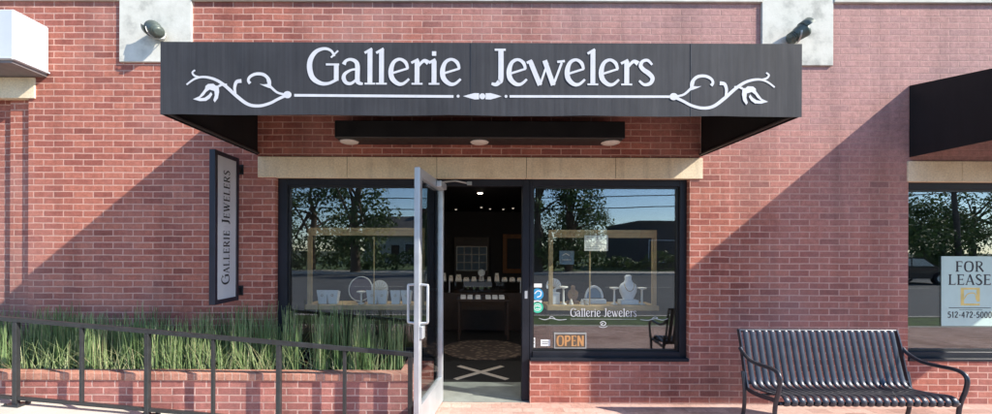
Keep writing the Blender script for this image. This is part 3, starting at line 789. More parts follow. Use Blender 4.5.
hr = thing('handrail', (-2.2,-.62,0), 'black metal handrail sloping down the ramp before the planter', 'handrail')
RY = -.657
def rail_z(x): return .948 + (x+3.957)*(-.0845)
xe = -.553
mb = MB(); mb.bar([(-7.0,RY,rail_z(-7.0)),(xe+.022,RY,rail_z(xe))], .038, .034, Vector((0,1,0))); mb.build('top_rail', M['rail'], hr)
mb = MB(); mb.bar([(-7.0,RY,rail_z(-7.0)-.672),(xe,RY,rail_z(xe)-.672)], .026, .028, Vector((0,1,0))); mb.build('bottom_rail', M['rail'], hr)
step = 1.131
for i in range(6):
    x = xe - i*step - .0
    gz = max(0.0, (xa-x)*rs)
    mb = MB(); mb.box(x-.019,x+.019,RY-.019,RY+.019,gz+.001,rail_z(x)-.018,.003); po = mb.build('post', M['rail'], hr)
    mb = MB(); mb.box(x-.075,x+.075,RY-.055,RY+.055,gz-.004,gz+.014,.003)
    for a in (-.055,.055):
        for b in (-.035,.035): mb.tube([(x+a,RY+b,gz+.012),(x+a,RY+b,gz+.026)], .009, 6)
    mb.build('base_plate', M['rail'], po)
    x -= step/2
    if x > -7:
        mb = MB(); mb.box(x-.014,x+.014,RY-.012,RY+.012,rail_z(x)-.665,rail_z(x)-.018,.002); mb.build('baluster', M['rail'], hr)

# ------------------------------------------------------------------ BENCH
bn = thing('park_bench', (3.2,-.8,0), 'dark slatted metal bench with curled arms against the brick wall', 'bench')
bx0, bx1 = 2.365, 3.715
# side profile of one slat (y, z): from back top, down and round into the seat, over the front roll
prof = [(-.548,.855),(-.560,.845),(-.585,.74),(-.612,.62),(-.636,.52),(-.655,.455),(-.680,.415),(-.715,.398),(-.80,.404),(-.90,.418),(-.98,.436),(-1.020,.437),(-1.045,.420),(-1.052,.395),(-1.040,.374)]
def smooth3(pts, n=4):
    q, _ = smooth_pts(pts, [1]*len(pts), n); return q
pr = smooth3(prof, 4)
mb = MB(); ns = 23
for i in range(ns):
    x = bx0 + (i+.5)*(bx1-bx0)/ns; w = .049
    pts = [Vector((x, y, z)) for y, z in pr]; V = []; F = []
    for j, p in enumerate(pts):
        a = pts[max(0,j-1)]; b = pts[min(len(pts)-1,j+1)]; t = (b-a).normalized(); nrm = Vector((0, -t.z, t.y))
        if nrm.y > 0 and j < 5: nrm = -nrm
        nrm = Vector((0, t.z, -t.y))
        for u_, v_ in ((-.5,.0),(-.42,.0045),(-.2,.0075),(0,.0085),(.2,.0075),(.42,.0045),(.5,.0),(.42,-.0035),(-.42,-.0035)):
            V.append(p + Vector((u_*w,0,0)) - nrm*(-v_))
    m_ = 9
    for j in range(len(pts)-1):
        for q in range(m_): F.append((j*m_+q, j*m_+(q+1)%m_, (j+1)*m_+(q+1)%m_, (j+1)*m_+q))
    F.append(tuple(range(m_))); F.append(tuple((len(pts)-1)*m_+q for q in range(m_)))
    mb.add(V, F, True)
mb.build('slats', M['bench'], bn)
mb = MB()
mb.tube([(bx0-.03,-.547,.857),(bx1+.03,-.547,.857)], .014, 10); mb.tube([(bx0-.02,-1.026,.384),(bx1+.02,-1.026,.384)], .015, 10)
mb.bar([(bx0-.02,-.66,.432),(bx1+.02,-.66,.432)], .035, .006, Vector((0,0,1))); mb.bar([(bx0-.02,-.86,.398),(bx1+.02,-.86,.398)], .035, .006, Vector((0,1,0)))
mb.build('cross_rail', M['bench'], bn)
for xx in (bx0-.022, bx1+.022):
    mb = MB()
    sp = smooth3([(-.544,.862),(-.575,.76),(-.605,.62),(-.632,.50),(-.662,.40),(-.69,.375),(-.80,.374),(-.95,.392),(-1.02,.395)], 4)
    mb.bar([(xx,y,z) for y,z in sp], .012, .034, Vector((1,0,0))); fr = mb.build('side_frame', M['bench'], bn)
    s_ = -1 if xx < 3 else 1
    ar = smooth3([(-.590,.712),(-.64,.672),(-.74,.636),(-.86,.634),(-.97,.640),(-1.035,.628),(-1.065,.585),(-1.055,.50),(-1.025,.40),(-1.01,.30),(-1.02,.16),(-1.045,.02)], 5)
    mb = MB(); mb.tube([(xx+s_*.016,y,z) for y,z in ar], .0155, 10); mb.lathe([(.028,0),(.028,.012),(.016,.018)], (xx+s_*.016,-1.045,.002), 14); mb.build('arm', M['bench'], bn)
    lg = smooth3([(-.628,.52),(-.650,.40),(-.652,.25),(-.625,.12),(-.585,.02)], 4)
    mb = MB(); mb.tube([(xx+s_*.016,y,z) for y,z in lg], .0155, 10); mb.lathe([(.028,0),(.028,.012),(.016,.018)], (xx+s_*.016,-.585,.002), 14); mb.build('rear_leg', M['bench'], bn)

# ------------------------------------------------------------------ SIGNS ON THE GLASS
GYin = .100
fl = thing('for_lease_sign', (5.17,GYin,.79), 'pale mint FOR LEASE sign on the window at the far right', 'sign')
mb = MB(); mb.box(4.875,5.465,GYin,GYin+.004,.785,1.512); bd = mb.build('board', M['mint'], fl)
k = Ink((0,GYin,0), lift=.0006, **INKW); k.n = Vector((0,-1,0)); 
k.lift = .0005
k.text('FOR', 5.02, 1.352, .108, gap=.10, bold=1.35, fit=.295); k.text('LEASE', 4.945, 1.215, .108, gap=.10, bold=1.35, fit=.445)
k.text('512-472-5000', 4.94, .872, .062, gap=.13, bold=1.4, fit=.46)
k.stroke([(4.95,.975),(5.39,.975)], .006); k.stroke([(5.06,.955),(5.30,.955)], .004)
k.build('lettering', M['ink'], bd)
k = Ink((0,GYin,0), lift=.0005, **INKW)
for a, b, c, d in ((5.075,1.185,5.275,1.165),(5.075,1.02,5.275,1.00)): k.poly([(a,d),(c,d),(c,b),(a,b)])
k.stroke([(5.092,1.18),(5.092,1.01)], .035); k.stroke([(5.258,1.18),(5.258,1.04)], .035); k.stroke([(5.11,1.065),(5.15,1.12),(5.22,1.125),(5.24,1.06)], .012)
k.build('emblem', M['yellow'], bd)

GYin = .079
op = thing('open_sign', (.93,GYin,.55), 'small framed sign reading OPEN in orange at the window bottom', 'sign')
ox0, ox1, oz0, oz1 = .826, 1.162, .540, .702
mb = MB(); mb.box(ox0+.012,ox1-.012,GYin+.004,GYin+.02,oz0+.012,oz1-.012); bd = mb.build('board', M['open_board'], op)
mb = MB()
mb.box(ox0,ox1,GYin,GYin+.022,oz1-.014,oz1); mb.box(ox0,ox1,GYin,GYin+.022,oz0,oz0+.010); mb.box(ox0,ox0+.012,GYin+.001,GYin+.022,oz0+.010,oz1-.014); mb.box(ox1-.012,ox1,GYin+.001,GYin+.022,oz0+.010,oz1-.014)
mb.build('frame', M['galv'], op)
k = Ink((0,GYin+.004,0), lift=.001, **INKW); k.text('OPEN', ox0+.028, oz0+.026, .108, gap=.10, bold=1.3, fit=.28); k.build('lettering', M['orange'], bd)

GYin = .1015
def card(name, x0, x1, z0, z1, m, label, cat, group=None, marks=None, mm='ink'):
    r_ = thing(name, ((x0+x1)/2,GYin,z0), label, cat, group)
    mb = MB(); mb.box(x0,x1,GYin,GYin+.002,z0,z1); b = mb.build('card', m, r_)
    if marks:
        k = Ink((0,GYin,0), lift=.0005, **INKW); marks(k); k.build('print', M[mm], b)
    return r_
def rnd_sticker(cx, cz, r, m, label, marks):
    r_ = thing('sticker', (cx,GYin,cz), label, 'sticker', 'stickers on the shop window')
    n = 28; mb = MB(); mb.prism([(cx+r*math.cos(2*math.pi*i/n), cz+r*math.sin(2*math.pi*i/n)) for i in range(n)], GYin, GYin+.002, 'y'); b = mb.build('disc', m, r_)
    k = Ink((0,GYin,0), lift=.0005, **INKW); marks(k); k.build('print', M['white'], b)
def m1(k):
    k.stroke([(.625,1.105),(.655,1.135),(.69,1.125),(.685,1.085),(.65,1.07)], .011)
def m2(k):
    k.ring((.655,.965), .036, .006); k.stroke([(.63,.972),(.655,.982),(.682,.97)], .010); k.stroke([(.635,.952),(.655,.945),(.68,.952)], .008)
rnd_sticker(.656, 1.100, .062, M['blue'], 'round blue sticker on the window by the door', m1)
rnd_sticker(.656, .965, .059, M['green'], 'round green sticker just under the blue one on the window', m2)
card('window_card', .605, .700, 1.172, 1.212, M['white'], 'blank white strip above the round blue sticker', 'card', 'white cards on the window')
card('window_card', .612, .700, 1.012, 1.036, M['white'], 'thin white strip between the blue and green stickers', 'card', 'white cards on the window')
card('window_card', .592, .632, .545, .648, M['white'], 'narrow upright white card low beside the door jamb', 'card', 'white cards on the window', lambda k: (k.stroke([(.600,.62),(.624,.62)], .012), k.stroke([(.600,.585),(.624,.585)], .008)))
card('window_card', .690, .790, .560, .628, M['white'], 'small white card left of the orange OPEN sign', 'card', 'white cards on the window', lambda k: (k.stroke([(.705,.603),(.775,.603)], .006), k.stroke([(.705,.585),(.765,.585)], .006)))

# ------------------------------------------------------------------ WINDOW DISPLAYS
def display(x0, x1, z0, z1, ya, yb, mids, label, extra=None):
    root = thing('display_case', ((x0+x1)/2,(ya+yb)/2,0), label, 'display case', 'display cases behind the shop windows')
    mb = MB(); mb.box(x0-.02,x1+.02,ya-.02,yb,z0-.055,z0,.004); mb.build('shelf', M['wood'], root)
    mb = MB(); mb.box(x0,x0+.032,ya,ya+.04,z0,z1); mb.box(x1-.032,x1,ya,ya+.04,z0,z1); mb.box(x0+.032,x1-.032,ya,ya+.04,z1-.085,z1,.003)
    mb.box(x0+.012,x1-.012,ya-.012,ya-.001,z1-.03,z1-.012,.002); mb.box(x0+.034,x0+.046,ya+.012,ya+.03,z0,z1-.086); mb.box(x1-.046,x1-.034,ya+.012,ya+.03,z0,z1-.086)
    mb.build('frame', M['wood'], root)
    mb = MB()
    for m_ in mids: mb.box(m_-.005,m_+.005,ya+.01,ya+.03,z0,z1-.10)
    mb.build('divider', M['wood'], root)
    mb = MB(); mb.box(x0+.02,x1-.02,ya+.06,yb-.05,.01,z0-.056); mb.build('cabinet', M['dark_wood'], root)
    return root
display(-1.845,-.56,.955,1.80,.33,.66,[-1.115], 'tan framed display case of trays behind the left window')
display(.815,2.00,.955,1.785,.33,.66,[1.27], 'tan framed display case of white stands behind the right window')
DZ = .955
def ring_cup(x, y, w, h, label):
    r_ = thing('ring_display', (x,y,DZ), label, 'jewellery display', 'pale blue ring cups')
    mb = MB(); mb.add([(x-w*.36,y-.03,DZ),(x+w*.36,y-.03,DZ),(x+w*.36,y+.04,DZ),(x-w*.36,y+.04,DZ),(x-w*.5,y-.045,DZ+h),(x+w*.5,y-.045,DZ+h),(x+w*.5,y+.045,DZ+h*.85),(x-w*.5,y+.045,DZ+h*.85)],
           [(0,3,2,1),(4,5,6,7),(0,1,5,4),(2,3,7,6),(1,2,6,5),(3,0,4,7)]); mb.build('stand', M['velvet_white'], r_)
    mb = MB(); mb.tube([(x+.012*math.cos(a),y-.046,DZ+h*.62+.012*math.sin(a)) for a in [2*math.pi*i/10 for i in range(11)]], .002, 6, caps=False); mb.build('ring', M['gold'], r_)
where = ['leftmost pale blue ring cup in the left window', 'second pale blue ring cup from the left', 'pale blue ring cup just right of the white pedestal',
         'pale blue ring cup under the cream fan stand', 'pale blue ring cup second from the open door', 'pale blue ring cup nearest the open door']
for (x, w), lab in zip(((-1.70,.12),(-1.585,.125),(-1.145,.13),(-1.035,.115),(-.885,.115),(-.765,.115)), where): ring_cup(x, .42, w, .155, lab)
def tstand(x, y, h, label, w=.10):
    r_ = thing('pedestal_display', (x,y,DZ), label, 'jewellery display', 'white T shaped pedestals')
    mb = MB(); mb.lathe([(.035,0),(.035,.01),(.012,.02),(.010,h-.03),(.016,h-.018)], (x,y,DZ), 16); mb.build('stem', M['velvet_cream'], r_)
    mb = MB(); mb.lathe([(.02,0),(w/2,.008),(w/2,.022),(.02,.026)], (x,y,DZ+h-.02), 18); mb.build('top', M['velvet_cream'], r_)
tstand(-1.27,.40,.14,'white pedestal before the dark oval necklace stand'); 
tstand(.99,.40,.20,'white pedestal at the left end of the right window'); tstand(1.565,.42,.19,'white pedestal just left of the tall bust'); tstand(1.875,.42,.19,'white pedestal at the right end past the bust')
# oval necklace stand
r_ = thing('oval_display', (-1.31,.50,DZ), 'dark oval necklace stand with pale rim in the left window', 'jewellery display')
TL = Matrix.Translation((-1.31,.52,DZ+.155)) @ Matrix.Rotation(R(72),4,'X')
mb = MB(TL); n=28; mb.prism([(.125*math.cos(2*math.pi*i/n), .135*math.sin(2*math.pi*i/n)) for i in range(n)], -.008, .010, 'z'); mb.build('pad', M['velvet_dark'], r_)
mb = MB(TL); mb.tube([(.132*math.cos(2*math.pi*i/n), .142*math.sin(2*math.pi*i/n), .004) for i in range(n+1)], .007, 8, caps=False); mb.build('rim', M['velvet_cream'], r_)
mb = MB(); mb.box(-1.36,-1.26,.52,.62,DZ,DZ+.09); mb.build('prop', M['velvet_dark'], r_)
def fan(x, y, r, z, m, label, lines=7):
    r_ = thing('fan_display', (x,y,DZ), label, 'jewellery display')
    mb = MB(); pts = [(x+r*math.cos(a), z+r*math.sin(a)) for a in [math.pi*(-.12+1.24*i/16) for i in range(17)]]
    mb.prism(pts+[(x, z-r*.55)], y, y+.012, 'y'); b = mb.build('panel', m, r_)
    k = MB()
    for i in range(lines):
        a = math.pi*(.08+.84*i/(lines-1)); k.tube([(x, y-.002, z-r*.4),(x+r*.9*math.cos(a), y-.002, z+r*.9*math.sin(a))], .002, 5)
    k.build('chain', M['gold'], b)
    k = MB(); k.box(x-.03,x+.03,y+.012,y+.08,DZ,z-r*.25); k.build('foot', m, r_)
fan(-1.095,.53,.095,DZ+.16,M['velvet_cream'],'cream fan shaped chain stand in the left window'); fan(.90,.50,.085,DZ+.20,M['velvet_white'],'pale fan shaped chain stand in the right window')
r_ = thing('jewellery_box', (.90,.44,DZ), 'plain white box below the pale fan stand', 'box'); mb = MB(); mb.box(.845,.955,.42,.485,DZ,DZ+.115,.004); mb.build('box', M['velvet_white'], r_); mb = MB(); mb.box(.842,.958,.417,.488,DZ+.117,DZ+.130,.003); mb.build('lid', M['velvet_white'], r_)
def bust(x, y, s, m, label):
    r_ = thing('jewellery_bust', (x,y,DZ), label, 'bust')
    mb = MB(); V=[]; F=[]; prof=[(.0,.075,.045),(.03,.07,.045),(.05,.055,.04),(.09,.075,.045),(.14,.098,.05),(.19,.102,.052),(.225,.085,.045),(.25,.048,.036),(.28,.036,.032),(.315,.040,.036),(.33,.02,.02)]; n=20
    for z,a,b in prof:
        for i in range(n): V.append((x+s*a*math.cos(2*math.pi*i/n), y+s*b*math.sin(2*math.pi*i/n), DZ+s*z))
    for j in range(len(prof)-1):
        for i in range(n): F.append((j*n+i,j*n+(i+1)%n,(j+1)*n+(i+1)%n,(j+1)*n+i))
    F.append(tuple(range(n))[::-1]); F.append(tuple((len(prof)-1)*n+i for i in range(n))); mb.add(V,F,True); mb.build('torso', m, r_)
    mb = MB(); mb.tube([(x+s*.055*math.cos(a), y-s*(.034+.022*(-math.sin(a)) ), DZ+s*(.235+.085*math.sin(a))) for a in [math.pi*(1+i/14) for i in range(15)]], .003, 6); mb.build('necklace', M['gold'], r_)
    mb = MB(); mb.box(x-s*.10,x+s*.10,y-s*.06,y+s*.06,DZ+.0005,DZ+.05*s,.004); mb.build('base', m, r_)
bust(1.735,.46,1.0,M['velvet_white'],'tall white jewellery bust right of centre in the right window')
bust(1.12,.50,.62,M['tan_velvet'],'small tan jewellery bust left in the right window')
r_ = thing('arch_display', (1.37,.50,DZ), 'pale arched necklace stand centred in the right window', 'jewellery display')
mb = MB(); n=20; mb.tube([(1.37+.095*math.cos(math.pi*i/n), .53, DZ+.06+.13*math.sin(math.pi*i/n)) for i in range(n+1)], .014, 8); mb.build('arch', M['velvet_white'], r_)
mb = MB(); mb.box(1.25,1.49,.46,.56,DZ,DZ+.05,.005); mb.build('base', M['velvet_white'], r_)
mb = MB(); mb.prism([(1.29,DZ+.06),(1.45,DZ+.06),(1.44,DZ+.15),(1.37,DZ+.185),(1.30,DZ+.15)], .535, .545, 'y'); mb.build('pad', M['blue_card'], r_)
for i,(x,lab) in enumerate(((1.075,'white ring cone at the left of the small tan bust'),(1.195,'white ring cone between tan bust and arched stand'),(1.255,'white ring cone touching the arched stand'))):
    r_ = thing('ring_cone', (x,.39,DZ), lab, 'ring cone', 'white ring cones'); mb = MB(); mb.lathe([(.026,0),(.024,.01),(.006,.062),(.001,.066)], (x,.39,DZ), 14); mb.build('cone', M['velvet_cream'], r_)
    mb = MB(); mb.tube([(x+.016*math.cos(2*math.pi*q/10),.39+.016*math.sin(2*math.pi*q/10),DZ+.032) for q in range(11)], .002, 5, caps=False); mb.build('ring', M['gold'], r_)
# sheets hung in the right window
r_ = thing('notice_sheet', (1.32,.30,1.56), 'pale printed notice hung at the top of the right display', 'notice')
mb = MB(); mb.box(1.195,1.455,.300,.303,1.555,1.725); b = mb.build('sheet', M['paper'], r_)
k = Ink((0,.300,0), lift=.001, **INKW)
for i in range(6): k.stroke([(1.215,1.70-i*.024),(1.435-.03*(i%3),1.70-i*.024)], .006)
k.build('print', M['galv'], b)
for cx_ in (1.25, 1.40):
    mb = MB(); mb.tube([(cx_,.302,1.724),(cx_,.329,1.775)], .0015, 5); mb.build('cord', M['wire'], r_)
r_ = thing('blue_card', (1.065,.60,1.40), 'slate blue square card hung inside the right display', 'card')
mb = MB(); mb.box(.985,1.155,.60,.604,1.395,1.555); b = mb.build('sheet', M['blue_card'], r_)
k = Ink((0,.60,0), lift=.001, **INKW); k.stroke([(1.02,1.50),(1.06,1.52),(1.10,1.50)], .01); k.stroke([(1.02,1.45),(1.12,1.45)], .008); k.build('print', M['paper'], b)
mb = MB(); mb.tube([(1.07,.602,1.555),(1.07,.602,2.70)], .0015, 5); mb.build('cord', M['wire'], r_)

# ------------------------------------------------------------------ SHOP INTERIOR
RX0, RX1, RYB, RH = -3.2, 3.4, 8.6, 2.75
def room(x0, x1, yb, h, wm):
    mb = MB(); mb.box(x0-.1,x0,WT+.003,yb,-.02,h); mb.box(x1,x1+.1,WT+.003,yb,-.02,h); mb.box(x0-.1,x1+.1,yb,yb+.1,-.02,h)
    struct(mb.build('shop_wall', wm))
    mb = MB(); mb.box(x0-.1,x1+.1,WT+.003,yb+.1,h+.001,h+.1); struct(mb.build('shop_ceiling', M['shop_ceil']))
    mb = MB(); mb.box(x0-.1,x1+.1,WT+.003,yb+.1,-.12,-.021); struct(mb.build('shop_floor', M['shop_dark']))
room(RX0, RX1, RYB, RH, M['shop_wall']); room(3.9, 8.2, 4.5, 2.75, M['shop_ceil'])
mb = MB(); mb.box(DX0+.003, DX1-.003, .021, WT, -.1, .004); mb.box(DX0-.3, DX1+.3, WT+.0005, .66, -.02, .003); struct(mb.build('threshold', M['sill_conc']))
dm = thing('door_mat', (.08,1.1,-.02), 'black doormat with a pale X just inside the open door', 'mat')
mb = MB(); mb.box(-.55,.72,.67,1.62,-.0205,-.006,.003); mp_ = mb.build('pad', M['mat_black'], dm)
mb = MB()
for a, b, zz in (((-.235,.79),(.375,1.36),-.0055),((-.215,1.36),(.395,.79),-.0045)): mb.bar([(a[0],a[1],zz),(b[0],b[1],zz)], .075, .004, Vector((0,1,0)))
mb.build('cross_stripe', M['mat_tan'], mp_)
def rugm():
    m, nt, b, out = mat('mottled_rug'); tc = nt.nodes.new('ShaderNodeTexCoord')
    v = nt.nodes.new('ShaderNodeTexVoronoi'); v.inputs['Scale'].default_value = 11; nt.links.new(tc.outputs['Object'], v.inputs['Vector'])
    r = ramp(nt, v.outputs['Distance'], [(.15,(.22,.17,.13,1)),(.5,(.06,.045,.04,1))]); nt.links.new(r.outputs[0], b.inputs['Base Color']); b.inputs['Roughness'].default_value = .95; return m
rg = thing('round_rug', (.15,2.35,-.02), 'round mottled brown rug on the dark shop floor', 'rug')
mb = MB(); mb.lathe([(.66,-.0005),(.66,.010),(.64,.014)], (.15,2.35,-.0205), 40, False); mb.build('pile', rugm(), rg)
# showcase counter with stock, and a glass topped table before it
ct = thing('showcase_counter', (0,4.4,0), 'dark glass topped showcase counter across the shop behind the door', 'counter')
mb = MB(); mb.box(-1.9,2.3,3.9,4.5,-.02,.72,.005); mb.build('cabinet', M['dark_wood'], ct)
mb = MB(); mb.box(-1.9,2.3,3.9,4.5,.93,.94); mb.box(-1.9,2.3,3.9,3.908,.722,.929); mb.build('glass', M['door_glass'], ct)
mb = MB()
for x in (-1.89,-.5,.9,2.28): mb.box(x-.01,x+.01,3.897,3.917,.72,.945)
mb.build('edge_trim', M['alu'], ct)
rj = random.Random(5); labs = ['pair','row','heap','fan','stack','line']
for i in range(13):
    x = -.95+i*.155; w = rj.uniform(.04,.065); h = rj.uniform(.05,.16)
    r_ = thing('jewellery_stand', (x,4.2,.94), 'small cream jewellery stand lined up along the showcase counter top', 'jewellery display', 'jewellery stands along the counter')
    mb = MB(); mb.prism([(x-w,.941),(x+w,.941),(x+w*.7,.941+h),(x-w*.7,.941+h)], 4.1, 4.2, 'y'); mb.build('stand', M['velvet_cream'], r_)
    mb = MB(); mb.tube([(x-w*.5,4.095,.96+h*.7),(x,4.094,.955+h*.35),(x+w*.5,4.095,.96+h*.7)], .004, 5); mb.build('necklace', M['gold'], r_)
r_ = thing('counter_mirror', (.13,4.05,.94), 'round mirror on a stem standing on the showcase counter', 'mirror')
mb = MB(); mb.tube([(.13+.062*math.cos(2*math.pi*i/24),4.02,1.105+.062*math.sin(2*math.pi*i/24)) for i in range(25)], .012, 8, caps=False); mb.build('rim', M['alu'], r_)
mb = MB(); n=24; mb.prism([(.13+.055*math.cos(2*math.pi*i/n),1.105+.055*math.sin(2*math.pi*i/n)) for i in range(n)], 4.018, 4.026, 'y'); mb.build('mirror', M['flood_lens'], r_)
mb = MB(); mb.lathe([(.05,0),(.05,.01),(.01,.02),(.01,.10)], (.13,4.02,.941), 16); mb.build('stem', M['alu'], r_)
tb = thing('display_table', (.15,3.2,0), 'dark display table with velvet pads in front of the counter', 'table')
mb = MB(); mb.box(-.32,.62,2.95,3.5,.66,.70,.005); mb.build('top', M['dark_wood'], tb)
for x in (-.29,.56):
    for y in (2.97,3.44): mb = MB(); mb.box(x,x+.035,y,y+.035,-.02,.66); mb.build('leg', M['dark_wood'], tb)
for i, x in enumerate((-.20,-.08,.06,.24,.36,.48)):
    r_ = thing('bracelet_pad', (x,3.1,.70), 'bluish white bracelet pad in a row on the dark display table', 'jewellery display', 'bracelet pads on the table')
    mb = MB(); mb.prism([(3.02,.701),(3.18,.701),(3.17,.76),(3.05,.73)], x-.05, x+.04, 'x'); mb.build('pad', M['velvet_white'], r_)
# back wall cabinet, framed doorway
cb_ = thing('glazed_cabinet', (-.1,8.5,0), 'glazed cabinet with a white grid on the back wall of the shop', 'cabinet')
mb = MB(); mb.box(-.62,.42,8.2,8.58,-.02,1.95); mb.build('case', M['dark_wood'], cb_)
mb = MB(); mb.box(-.55,.35,8.185,8.195,.95,1.66); mb.build('glass', M['blue_card'], cb_)
mb = MB()
for i in range(5): x = -.55+i*.225; mb.box(x-.014,x+.014,8.165,8.184,.95,1.66)
for i in range(4): z = .95+i*.2367; mb.box(-.55,.35,8.168,8.183,z-.014,z+.014)
mb.build('grid', M['galv'], cb_)
mr = thing('framed_mirror', (1.0,8.5,.8), 'tall mirror in an orange wooden frame at the back of the shop', 'mirror')
mb = MB()
for (a,b,c,d) in ((.86,.99,.85,2.05),(1.42,1.55,.85,2.05),(.99,1.42,1.92,2.05),(.99,1.42,.85,.98)): mb.box(a,b,8.50,8.58,c,d,.004)
mb.build('frame', M['orange_wood'], mr)
mb = MB(); mb.box(.98,1.43,8.55,8.56,.97,1.93); mb.build('mirror', M['dark_block'], mr)
# lit ceiling lamps, plus unseen spots added to brighten the window displays
spots = [(.10,4.2,1.0,'lit_mid'),(-.55,7.6,.6,'lit'),(.17,7.0,.6,'lit'),(.42,7.4,.5,'lit'),(.80,7.5,.55,'lit'),(1.05,7.2,.6,'lit'),
         (-1.55,.92,.8,'lit_added'),(-.85,.92,.8,'lit_added'),(1.05,.92,.8,'lit_added'),(1.70,.92,.8,'lit_added')]
labs = ['largest lit downlight in the dark ceiling above the showcase counter','lit downlight at the left rear of the shop ceiling','lit downlight at the middle rear of the shop ceiling','lit downlight right of the middle one at the shop rear','lit downlight fourth from the left at the shop rear','lit downlight by the orange framed mirror',
        'added unseen spot lamp over the left end of the left window display','added unseen spot lamp over the left window display beside the door','added unseen spot lamp over the hanging notice in the right window','added unseen spot lamp over the tall bust in the right window']
for (x,y,q,mm), lab in zip(spots, labs):
    r_ = thing('ceiling_downlight', (x,y,RH), lab, 'ceiling lamp', 'lit ceiling lamps in the shop')
    mb = MB(); mb.lathe([(.075*q,0),(.075*q,-.012),(.062*q,-.03)], (x,y,RH), 20); mb.build('trim', M['galv'], r_)
    mb = MB(); mb.lathe([(.055*q,-.0305),(.045*q,-.04),(.02*q,-.045),(.001,-.046)], (x,y,RH), 20); mb.build('bulb', M[mm], r_)

# ------------------------------------------------------------------ ACROSS THE STREET (seen in the glass)
def tree(x, y, h, cr, label, seed, nleaf=4600, low=.12):
    rt = random.Random(seed); root = thing('street_tree', (x,y,-.05), label, 'tree', 'trees across the street')
    mb = MB(); top = h*.62
    tr = [(x,y,-.1),(x+rt.uniform(-.1,.1),y,top*.35),(x+rt.uniform(-.25,.25),y+rt.uniform(-.2,.2),top*.7),(x+rt.uniform(-.4,.4),y,top)]
    r0 = h*.028; mb.tube(tr, [r0*1.25,r0,r0*.7,r0*.35], 9)
    cl = []
    for i in range(28):
        a = rt.uniform(0,6.28); f = rt.uniform(low,1); q = cr*math.sin(math.pi*min(.97,(f-low)/(1-low)*.85+.12))*rt.uniform(.35,1)
        c = Vector((x+q*math.cos(a), y+q*math.sin(a), h*f*.95)); cl.append((c, cr*rt.uniform(.22,.42)))
        if i < 12:
            b0 = Vector(tr[1]).lerp(Vector(tr[3]), rt.uniform(.1,.9)); mb.tube([b0, b0.lerp(c,.5)+Vector((0,0,.15)), c], [r0*.4,r0*.25,r0*.08], 6)
    mb.build('trunk', M['bark'], root)
    V=[];F=[];tn=[]
    for i in range(nleaf):
        c, r = rt.choice(cl); d = Vector((rt.gauss(0,1),rt.gauss(0,1),rt.gauss(0,.8))).normalized()*r*rt.random()**.35
        p = c+d; s = rt.uniform(.07,.17)*(h/8)**.5; nrm = (d+Vector((rt.gauss(0,.5),rt.gauss(0,.5),.4+rt.gauss(0,.5)))).normalized()
        u = nrm.orthogonal().normalized(); u.rotate(Matrix.Rotation(rt.uniform(0,6.28),3,nrm)); w = nrm.cross(u); o = len(V)
        V += [p-u*s, p+w*s*.55, p+u*s, p-w*s*.55]; F.append((o,o+1,o+2,o+3)); tn.append(min(1,max(0,rt.gauss(.5,.22))))
    m_ = MB(); m_.v=[tuple(q) for q in V]; m_.f=F; m_.sm=[False]*len(F); cr_ = m_.build('crown', M['leaf'], root, normals=False); set_tone(cr_, tn, 4)
specs = [(-12.5,-27,9.5,4.0),(-8.4,-24.5,10.5,3.4),(-18.5,-29,10,4.2),(-25,-28,9,4),(-4.2,-40,6.2,3.6),(4.6,-25.5,10.5,2.9),(7.2,-27.2,9.6,2.7),(2.2,-30,8.5,3.0),
         (10.5,-44,6.4,3.4),(28.5,-24,5.6,2.6),(33.6,-26.4,5.0,2.3),(38,-29,5.4,2.6),(24,-34,6.5,3.2),(16,-50,7,4),(-32,-33,11,4.5),(44,-32,9,4)]
kinds = ['broad dark green tree','tall dense green tree','wide crowned shade tree','bushy green tree','low rounded tree','tall narrow green tree','leafy upright tree','mid sized green tree','small round tree','low leafy tree','open crowned tree','rounded green tree','small dense tree','wide far tree','very tall tree','broad far tree']
wher = ['second along the far pavement from the left','left of the doorway reflection, nearest the far kerb','before the white house','at the far left of the far lawn','well back beyond the far lawn','reflected left in the right shop window','beside the tall narrow tree','behind the tall narrow tree','left of the dark low building','beside the utility pole at the right','just right of the utility pole','at the far right of the street','between the dark building and the pole','behind the dark low building','leftmost of all across the street','rightmost of all across the street']
for i, (s_, kd, wh) in enumerate(zip(specs, kinds, wher)): tree(*s_, kd+' '+wh, 40+i)
# hedge along the far pavement
rt = random.Random(77); V=[];F=[];tn=[]
for i in range(9000):
    x = rt.uniform(-40,44); y = -28.2+rt.gauss(0,.35); z = rt.random()**.7*(1.15+.35*math.sin(x*.9)+.25*math.sin(x*2.3)); s_ = rt.uniform(.10,.2)
    nrm = Vector((rt.gauss(0,1),rt.gauss(0,1)+.6,rt.gauss(0,1)+.5)).normalized(); u = nrm.orthogonal().normalized(); w = nrm.cross(u); p = Vector((x,y,z)); o=len(V)
    V += [p-u*s_,p+w*s_*.6,p+u*s_,p-w*s_*.6]; F.append((o,o+1,o+2,o+3)); tn.append(min(1,max(0,rt.gauss(.4,.25))))
m_=MB(); m_.v=[tuple(q) for q in V]; m_.f=F; m_.sm=[False]*len(F); hd=m_.build('hedge', M['leaf'], None, normals=False); set_tone(hd, tn, 4); tag(hd,'ragged green hedge mass along the far pavement','hedge',kind='stuff')
